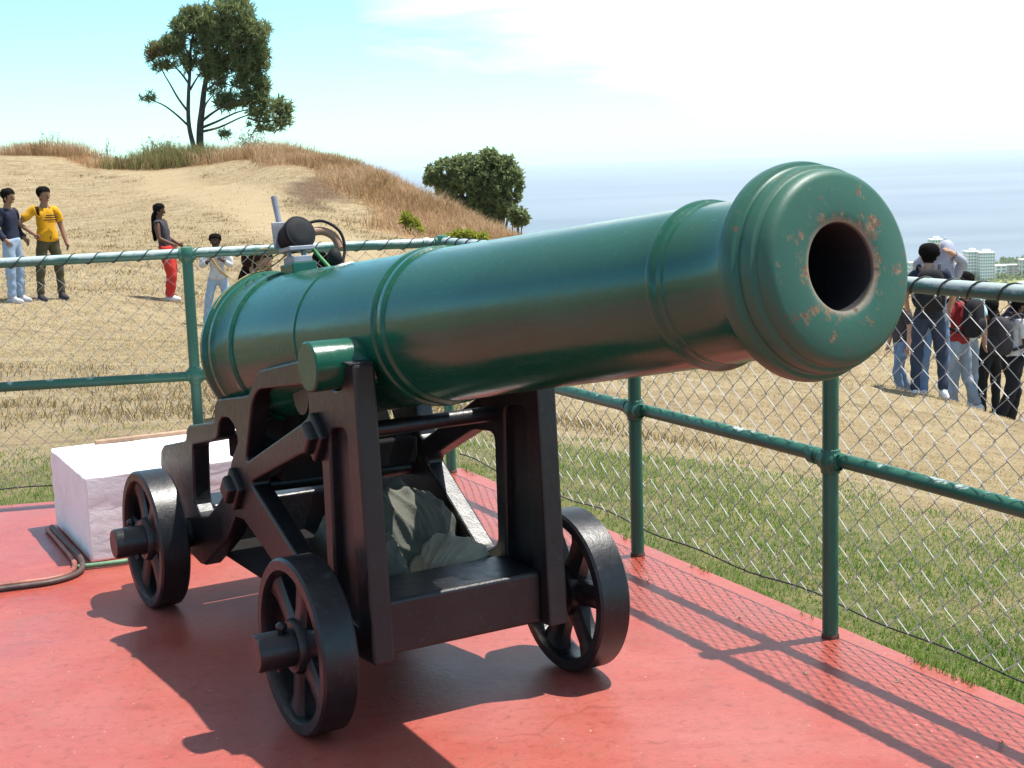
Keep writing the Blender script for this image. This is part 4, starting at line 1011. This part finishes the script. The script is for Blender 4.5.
def person(label, loc, yaw, H, pose, top, bottom, skin, hair=HAIR, shoes='white', sleeves='short', hairlen=0, group='visitors on the hillside', long_top=False):
    """body grown by a Skin modifier on one skeleton; garments are shells lifted off it"""
    s = H / 1.72; J = {}
    g = pose.get
    lean = g('lean', (0, 0)); ph = g('hip', .93)
    J['pelvis'] = Vector((0, 0, ph)); J['belly'] = J['pelvis'] + Vector((lean[0] * .35, lean[1] * .35, .16)); J['chest'] = J['pelvis'] + Vector((lean[0] * .8, lean[1] * .8, .37)); J['neck'] = J['pelvis'] + Vector((lean[0], lean[1], .53))
    hd = g('head', (0.02, 0)); J['jaw'] = J['neck'] + Vector((hd[0] * .5 + .012, hd[1] * .5, .075)); J['skull'] = J['neck'] + Vector((hd[0], hd[1], .155)); J['crown'] = J['neck'] + Vector((hd[0] - .005, hd[1], .205)); J['top'] = J['neck'] + Vector((hd[0] - .012, hd[1], .238))
    for sd, nm in ((1, 'l'), (-1, 'r')):
        J['sh' + nm] = J['chest'] + Vector((0, sd * .175, .085)); e, h = g('arm_' + nm, ((-.02, sd * .06, -.28), (.05, sd * .03, -.25)))
        J['el' + nm] = J['sh' + nm] + Vector(e); J['wr' + nm] = J['el' + nm] + Vector(h); J['ha' + nm] = J['wr' + nm] + Vector(h).normalized() * .07
        J['hp' + nm] = J['pelvis'] + Vector((0, sd * .095, -.05)); k, f = g('leg_' + nm, ((.02, sd * .02, -.42), (-.02, 0, -.40)))
        J['kn' + nm] = J['hp' + nm] + Vector(k); J['an' + nm] = J['kn' + nm] + Vector(f)
    rad = dict(pelvis=(.135, .105), belly=(.125, .10), chest=(.15, .11), neck=(.055, .055), jaw=(.062, .066), skull=(.098, .106), crown=(.088, .094), top=(.050, .056))
    for nm in 'lr': rad.update({'sh' + nm: (.06, .06), 'el' + nm: (.042, .042), 'wr' + nm: (.030, .030), 'ha' + nm: (.034, .026), 'hp' + nm: (.088, .088), 'kn' + nm: (.058, .058), 'an' + nm: (.040, .040)})
    E_ = [('pelvis', 'belly'), ('belly', 'chest'), ('chest', 'neck'), ('neck', 'jaw'), ('jaw', 'skull'), ('skull', 'crown'), ('crown', 'top')]
    for nm in 'lr': E_ += [('chest', 'sh' + nm), ('sh' + nm, 'el' + nm), ('el' + nm, 'wr' + nm), ('wr' + nm, 'ha' + nm), ('pelvis', 'hp' + nm), ('hp' + nm, 'kn' + nm), ('kn' + nm, 'an' + nm)]
    keys = list(J); idx = {k: i for i, k in enumerate(keys)}
    me = bpy.data.meshes.new('skel'); me.from_pydata([tuple(J[k]) for k in keys], [(idx[a], idx[b]) for a, b in E_], [])
    tmp = bpy.data.objects.new('skel', me); COL.objects.link(tmp)
    sm = tmp.modifiers.new('skin', 'SKIN'); sm.use_smooth_shade = True; sm.branch_smoothing = .4
    for k in keys:
        sv = me.skin_vertices[0].data[idx[k]]; sv.radius = rad[k]; sv.use_root = (k == 'pelvis')
    ss = tmp.modifiers.new('sub', 'SUBSURF'); ss.levels = 2; ss.render_levels = 2
    dg = bpy.context.evaluated_depsgraph_get(); ev = tmp.evaluated_get(dg); bmesh_me = bpy.data.meshes.new_from_object(ev)
    bpy.data.objects.remove(tmp)
    root_z = min(J['anl'].z, J['anr'].z) - .075
    V = np.zeros(len(bmesh_me.vertices) * 3); bmesh_me.vertices.foreach_get('co', V); V = V.reshape(-1, 3)
    # classify each vertex by nearest bone
    bones = [(a, b) for a, b in E_]; D = []; TT = []
    for a, b in bones:
        A_, B_ = np.array(J[a]), np.array(J[b]); e = B_ - A_; t = np.clip(((V - A_) @ e) / (e @ e), 0, 1); rr_ = np.mean(rad[a]) * (1 - t) + np.mean(rad[b]) * t
        D.append(np.linalg.norm(V - A_ - t[:, None] * e, axis=1) / rr_); TT.append(t)
    D = np.array(D); nb = D.argmin(0); tt = np.array(TT)[nb, np.arange(len(V))]; bn = np.array([f'{a}-{b}' for a, b in bones])[nb]
    root = empty('person', (0, 0, 0))
    # face: nose, ears; hands: fingers
    bm = bmesh.new(); bm.from_mesh(bmesh_me)
    hx = (J['skull'] + J['jaw']) / 2; fd = Vector((1, 0, 0)); ty = g('turn', 0.0); fd = Vector((math.cos(ty), math.sin(ty), 0)); sdv = Vector((-fd.y, fd.x, 0)); hc = J['skull'] + Vector((0, 0, -.015))
    Mh = Matrix((fd, sdv, Vector((0, 0, 1)))).transposed().to_4x4(); Mh.translation = hc
    add_ball(bm, (.088, 0, -.035), (.022, .014, .026), 8, 6, Mh)
    for sd in (-1, 1): add_ball(bm, (0, sd * .083, -.03), (.020, .010, .032), 8, 6, Mh)
    add_ball(bm, (.066, 0, -.082), (.022, .03, .012), 8, 5, Mh)
    for nm, sd in (('l', 1), ('r', -1)):
        w_, h_ = J['wr' + nm], J['ha' + nm]; dv = (h_ - w_).normalized(); sv_ = dv.cross(Vector((0, sd, .2))).normalized(); cv = dv.cross(sv_)
        for k in range(4):
            b0_ = h_ + sv_ * ((k - 1.5) * .019); L_ = (.058, .07, .065, .05)[k]
            add_tube(bm, [b0_, b0_ + dv * L_ * .55 + cv * .006 * sd, b0_ + dv * L_ * .9 + cv * .022 * sd], [.009, .008, .006], 6)
        b0_ = w_ + dv * .03 + sv_ * .022; add_tube(bm, [b0_, b0_ + dv * .03 + sv_ * .024, b0_ + dv * .06 + sv_ * .03], [.011, .009, .007], 6)
    parts = []
    body = obj('body', bm, SKIN[skin], root, 180); parts.append(body)
    def shell(name, mask, off, mat, extra=None, hem=None):
        b2 = bmesh.new(); b2.from_mesh(bmesh_me); fl = b2.faces.layers.int.new('dead'); b2.verts.ensure_lookup_table(); b2.normal_update()
        nrm = [v.normal.copy() for v in b2.verts]
        dead = [f for f in b2.faces if sum(mask[v.index] for v in f.verts) < len(f.verts) * .6]
        for v in b2.verts: v.co += nrm[v.index] * (off if np.isscalar(off) else off[v.index])
        if hem is not None:
            for f in dead: f[fl] = 1
            low = [f for f in b2.faces if all(body_low[v.index] for v in f.verts)]
            gm = low + list({e for f in low for e in f.edges}) + list({v for f in low for v in f.verts})
            bmesh.ops.bisect_plane(b2, geom=gm, plane_co=(0, 0, hem), plane_no=(0, 0, 1))
            dead = []
            for f in b2.faces:
                c_ = f.calc_center_median()
                if f[fl] == 1 or (c_.z < hem - .001 and near_trunk(c_)): dead.append(f)
        bmesh.ops.delete(b2, geom=dead, context='FACES')
        if name == 'hair' and b2.faces:        # one cap of hair, no stray scraps
            left = set(b2.faces); isl = []
            while left:
                st = [left.pop()]; cur = list(st)
                while st:
                    for e in st.pop().edges:
                        for f in e.link_faces:
                            if f in left: left.discard(f); st.append(f); cur.append(f)
                isl.append(cur)
            isl.sort(key=len); bmesh.ops.delete(b2, geom=[f for c_ in isl[:-1] for f in c_], context='FACES')
        if extra: extra(b2)
        bmesh.ops.delete(b2, geom=[v for v in b2.verts if not v.link_faces], context='VERTS')
        if not b2.faces: b2.free(); return None
        o = obj(name, b2, mat, root, 180); sd_ = o.modifiers.new('thick', 'SOLIDIFY'); sd_.thickness = .008; sd_.offset = -1; parts.append(o); return o
    hipz = abs(lean[0]) < .3
    torso = np.isin(bn, ['pelvis-belly', 'belly-chest', 'chest-shl', 'chest-shr']) | ((bn == 'chest-neck') & (tt < .62))
    up = np.zeros(len(V), bool)
    for nm in 'lr':
        if sleeves == 'short': up |= (bn == f'sh{nm}-el{nm}') & (tt < .72)
        elif sleeves == 'long': up |= (bn == f'sh{nm}-el{nm}') | ((bn == f'el{nm}-wr{nm}') & (tt < .85))
        else: up |= (bn == f'sh{nm}-el{nm}') & (tt < .02)
    wob = .004 * np.sin(V[:, 2] * 41 + V[:, 1] * 23) + .004 * np.sin(V[:, 2] * 17 - V[:, 0] * 31)
    hips = np.isin(bn, ['pelvis-hpl', 'pelvis-hpr'])
    shirt = torso | up | (hips if hipz else False)
    body_low = torso | hips
    trunk_pts = [J['pelvis'], J['hpl'], J['hpr'], J['belly']]
    near_trunk = lambda c_: min((c_ - q_).length for q_ in trunk_pts) < .19 and min((c_ - q_).length for q_ in trunk_pts) < min((c_ - J[k_]).length for k_ in ('wrl', 'wrr', 'hal', 'har', 'ell', 'elr'))
    if long_top: shirt = shirt | hips
    shell('shirt' if sleeves != 'long' else 'jacket', shirt, .020 + wob, CL[top], hem=(J['pelvis'].z - .045) if hipz else None)
    tr = hips.copy()
    for nm in 'lr': tr |= (bn == f'hp{nm}-kn{nm}') | ((bn == f'kn{nm}-an{nm}') & (tt < .97))
    tr |= (bn == 'pelvis-belly') & (V[:, 2] < J['pelvis'].z + .05)
    shell('trousers', tr, g('loose', .016) + wob, CL[bottom])
    hv = np.array([(Mh.inverted() @ Vector(v)) for v in V]); headv = np.isin(bn, ['jaw-skull', 'skull-crown', 'crown-top', 'neck-jaw'])
    hm = headv & ((hv[:, 2] > .035) | ((hv[:, 0] < .035) & (np.abs(hv[:, 1]) > .04) & (hv[:, 2] > -.035)) | ((hv[:, 0] < -.005) & (hv[:, 2] > -.085)))
    hoff = np.clip((hv[:, 2] + .03) / .10, 0, 1) * np.clip((.10 - hv[:, 0]) / .08, .35, 1) * .034 + .008 * np.clip((.02 - hv[:, 0]) / .05, 0, 1)
    shell('hair', hm, hoff + .004 * np.sin(V[:, 0] * 90 + V[:, 2] * 70), hair)
    if hairlen:
        b2 = bmesh.new()
        for k in range(9):
            a = -.9 + 1.8 * k / 8; p0 = Mh @ Vector((-.05 - .03 * math.cos(a), .075 * math.sin(a), -.02)); add_tube(b2, curve_pts([p0, p0 + Vector((-.05, 0, -.10)), p0 + Vector((-.06, .01, -.10 - hairlen * .6)), p0 + Vector((-.04, .0, -.10 - hairlen))], 3), [.026] * 4 + [.022] * 3 + [.016] * 2 + [.008], 7)
        parts.append(obj('long_hair', b2, hair, root, 180))
    for sd in (-1, 1):
        b2 = bmesh.new(); add_ball(b2, (.086, sd * .034, -.010), (.010, .014, .008), 8, 6, Mh); parts.append(obj('eye', b2, EYE, root, 180))
    for nm in 'lr':
        a_ = J['an' + nm]; fo = g('foot_' + nm, 0.0); b2 = bmesh.new()
        Mf = Matrix.Translation(Vector((a_.x, a_.y, a_.z - .075))) @ Matrix.Rotation(fo, 4, 'Z')
        bmesh.ops.create_uvsphere(b2, u_segments=14, v_segments=10, radius=1)
        for v in b2.verts:
            p = v.co.copy(); z = max(0.0, (p.z + .35) * (.060 if p.x > 0 else .085)); v.co = Mf @ Vector((.055 + p.x * .145, p.y * .05 * (1 - .12 * max(0, -p.x)), z))
        parts.append(obj('shoe', b2, CL[shoes], root, 60))
    for o in parts:
        for v in o.data.vertices: v.co = Vector((v.co.x, v.co.y, v.co.z - root_z)) * s
    bpy.data.meshes.remove(bmesh_me)
    z = float(zground(loc[0], loc[1])[0]) if len(loc) < 3 else loc[2]
    root.location = (loc[0], loc[1], z - .01); root.rotation_euler = (0, 0, yaw)
    tag(root, label, 'person', group)
    return dict(root=root, J={k: (J[k] - Vector((0, 0, root_z))) * s for k in J}, s=s)

def backpack(p, mat, label, back=-1.0, tilt=0.0, side=0.0):
    """hangs on the back of p, placed in world space"""
    J, s = p['J'], p['s']; c = (J['chest'] + J['belly']) / 2 + Vector((-.215 * s, side * s, .02 * s)); Mw = Matrix.Translation(p['root'].location) @ p['root'].rotation_euler.to_matrix().to_4x4()
    root = empty('backpack', Mw @ c, p['root'].rotation_euler.z); tag(root, label, 'backpack', 'backpacks worn by the visitors')
    bm = bmesh.new(); bmesh.ops.create_uvsphere(bm, u_segments=20, v_segments=14, radius=1)
    for v in bm.verts:
        q = v.co; f = lambda t, e: math.copysign(abs(t) ** e, t)
        v.co = Vector((f(q.x, .6) * .105, f(q.y, .55) * .165 * (1 - .12 * q.z), f(q.z, .6) * .245)) * s
    obj('bag', bm, CL[mat], root, 180)
    bm = bmesh.new(); bmesh.ops.create_uvsphere(bm, u_segments=16, v_segments=10, radius=1)
    for v in bm.verts: v.co = Vector((v.co.x * .05 - .10, v.co.y * .12, v.co.z * .10 - .09)) * s
    obj('pocket', bm, CL[mat], root, 180)
    for sd in (-1, 1):
        pts = [Vector((.05, sd * .10, .21)), Vector((.17, sd * .11, .27)), Vector((.30, sd * .12, .22)), Vector((.365, sd * .13, .05)), Vector((.30, sd * .165, -.10)), Vector((.08, sd * .15, -.17))]
        bm = bmesh.new(); add_tube(bm, [q * s for q in curve_pts(pts, 4)], .02 * s, 6); obj('strap', bm, CL[mat], root, 60)

FACE_R, FACE_CAM, FACE_AWAY, FACE_L = 0.0, -PI / 2, PI / 2, PI       # +x right, -y to the camera
pocket_l = ((-.06, .10, -.27), (.16, -.03, -.17)); pocket_r = ((-.06, -.10, -.27), (.16, .03, -.17))
p1 = person('person in a dark navy jacket and pale blue jeans, hands in pockets', (-7.50, 22.0), -.25, 1.70, dict(arm_l=pocket_l, arm_r=pocket_r, lean=(-.03, 0), head=(.04, 0)), 'navy', 'ltblue', 'tan', sleeves='long', shoes='pale')
p2 = person('person in a yellow printed t-shirt and olive trousers with one hand on the hip', (-7.08, 22.4), -.75, 1.72, dict(arm_r=((-.10, -.22, -.20), (.16, .14, -.16)), arm_l=((.02, .07, -.28), (.08, .02, -.24)), lean=(-.02, 0), turn=.35, leg_r=((.0, -.06, -.42), (-.02, -.03, -.40)), leg_l=((.03, .05, -.42), (-.03, .02, -.40))), 'yellow', 'olive', 'tan', shoes='charcoal')
bm = bmesh.new()
for yy, zz, w_ in ((0, 1.305, .15), (.01, 1.272, .20), (-.005, 1.235, .22), (.0, 1.205, .10)): add_box(bm, (.150, yy, zz), (.03, w_, .016 if zz > 1.21 else .010))
pr_ = bevel(obj('shirt_print', bm, CL['black'], p2['root']), .004)
p3 = person('person with long dark hair, dark top and bright red trousers, leaning back', (-5.72, 24.4), -.1, 1.62, dict(loose=.034, lean=(-.12, 0), head=(.03, 0), arm_r=((.04, -.06, -.27), (.20, .04, -.10)), arm_l=((.04, .06, -.27), (.20, -.04, -.12)), leg_r=((.10, -.03, -.40), (-.06, 0, -.40)), leg_l=((.02, .03, -.42), (-.08, 0, -.40))), 'charcoal', 'red', 'brown', HAIR, 'white', sleeves='none', hairlen=.42)
p4 = person('child in a pale shirt and light jeans holding both hands up to the chest', (-4.42, 22.0), FACE_CAM + .1, 1.42, dict(arm_l=((.06, .10, -.24), (.17, -.14, .10)), arm_r=((.06, -.10, -.24), (.17, .14, .10)), leg_r=((.05, -.10, -.41), (-.03, -.07, -.40)), leg_l=((.0, .06, -.42), (-.04, .02, -.40))), 'pale', 'ltblue', 'dark', sleeves='long')
bm = bmesh.new(); add_tube(bm, curve_pts([(.06, -.09, 1.16), (.13, -.04, 1.05), (.12, .05, .90), (.02, .15, .78)], 4), .016, 6); obj('strap', bm, cloth('cloth_ochre', (.45, .27, .06)), p4['root'], 60)
crouch = dict(hip=.46, lean=(.16, 0), leg_l=((.34, .10, .12), (-.30, 0, -.40)), leg_r=((.34, -.10, .12), (-.30, 0, -.40)), arm_l=((.16, .04, -.22), (.20, -.06, .02)), arm_r=((.16, -.04, -.22), (.20, .06, .02)))
c5 = ray_pt(238, 262, 8.9); p5 = person('person with dark red brown hair crouching on the grass just behind the cannon breech', (c5.x, c5.y), FACE_R - .5, 1.54, crouch, 'brown', 'djean', 'tan', HAIRB, hairlen=.25)
c6 = ray_pt(305, 262, 10.8); p6 = person('person with short black hair crouching behind the barrel, seen under the sensor cables', (c6.x, c6.y), FACE_R, 1.62, crouch, 'black', 'djean', 'brown')
walk = dict(leg_l=((.16, .02, -.40), (-.08, 0, -.40)), leg_r=((-.04, -.02, -.42), (-.16, 0, -.38)), lean=(.04, 0))
p7 = person('person in navy top and dark jeans with a black backpack, nearest the cannon muzzle', (4.92, 16.9), FACE_AWAY - .2, 1.78, dict(arm_l=((.08, .08, -.26), (.20, -.04, -.14)), arm_r=((.06, -.10, -.26), (.18, .02, -.16)), leg_r=((.06, -.06, -.42), (-.10, -.02, -.40)), leg_l=((.0, .03, -.42), (-.04, .02, -.40))), 'navy', 'djean', 'light', sleeves='short', group='visitors beyond the right fence')
backpack(p7, 'black', 'black backpack on the person in navy and dark jeans')
p8 = person('person pulling a grey garment over the head with both arms raised', (5.16, 17.5), FACE_CAM, 1.80, dict(arm_l=((.12, .09, .20), (.06, -.16, .10)), arm_r=((.12, -.10, .20), (.08, .14, .12)), lean=(0, .05)), 'grey', 'jean', 'light', sleeves='long', group='visitors beyond the right fence')
hk = p8['J']['skull']; bm = bmesh.new(); add_lathe(bm, [(-.34, .21), (-.20, .185), (-.05, .155), (.08, .125), (.17, .10), (.22, .05), (.225, 0)], 28, 'Z', Matrix.Translation(hk + Vector((.01, .045, .0))) @ Matrix.Rotation(R(-9), 4, 'X') @ Matrix.Diagonal((.75, 1, 1, 1)))
for v in bm.verts: v.co += Vector((.012 * math.sin(v.co.z * 23 + v.co.y * 31), .014 * math.sin(v.co.z * 17 + v.co.x * 29), 0))
obj('pulled_up_garment', bm, CL['grey'], p8['root'], 180)
p9 = person('person in a pale cyan shirt standing behind the one in the red shirt', (6.10, 19.3), FACE_AWAY, 1.90, dict(), 'cyan', 'fjean', 'light', HAIR, group='visitors beyond the right fence')
p10 = person('person in a red shirt and faded blue jeans walking with a black backpack', (5.80, 18.5), 2.45, 1.74, dict(walk, arm_l=((.06, .10, -.26), (.18, -.03, -.16)), arm_r=((.02, -.08, -.27), (.14, .02, -.2))), 'maroon', 'fjean', 'tan', group='visitors beyond the right fence')
backpack(p10, 'black', 'black backpack slung on the person in the red shirt', side=.05)
p11 = person('person all in black with a dark bag between the red shirt and the white shirt', (6.56, 19.6), FACE_AWAY + .3, 1.62, dict(arm_l=((.05, .08, -.27), (.12, 0, -.22))), 'black', 'black', 'brown', HAIR, 'black', sleeves='short', hairlen=.12, group='visitors beyond the right fence')
p12 = person('person in a white t-shirt and black trousers striding with a dark backpack', (6.48, 18.5), .35, 1.74, dict(walk, leg_r=((-.12, -.02, -.41), (-.20, 0, -.36))), 'white', 'black', 'brown', HAIR, 'charcoal', group='visitors beyond the right fence')
backpack(p12, 'charcoal', 'dark backpack on the person in the white t-shirt at the right edge')
p13 = person('person in dark clothes and a pale cap at the right edge, behind the white t-shirt', (7.12, 19.9), FACE_AWAY, 1.95, dict(), 'navy', 'black', 'light', CL['pale'], 'black', group='visitors beyond the right fence')
p14 = person('person in blue jeans and dark top half hidden behind the cannon muzzle', (5.35, 19.6), FACE_L + .3, 1.55, dict(walk), 'charcoal', 'jean', 'light', group='visitors beyond the right fence')

# ------------------------------------------------------------------ sea air
bm = bmesh.new(); add_box(bm, (0, 0, -67), (68000, 68000, 162))
hm, nt = mk('sea_haze'); pv = nt.n('ShaderNodeVolumePrincipled'); pv.inputs['Density'].default_value = 5.2e-5; pv.inputs['Color'].default_value = (.80, .90, 1.0, 1); pv.inputs['Anisotropy'].default_value = .35
nt.l(pv.outputs[0], nt.out.inputs['Volume'])
HAZE = True
if HAZE: tag(obj('haze', bm, hm), kind='stuff')
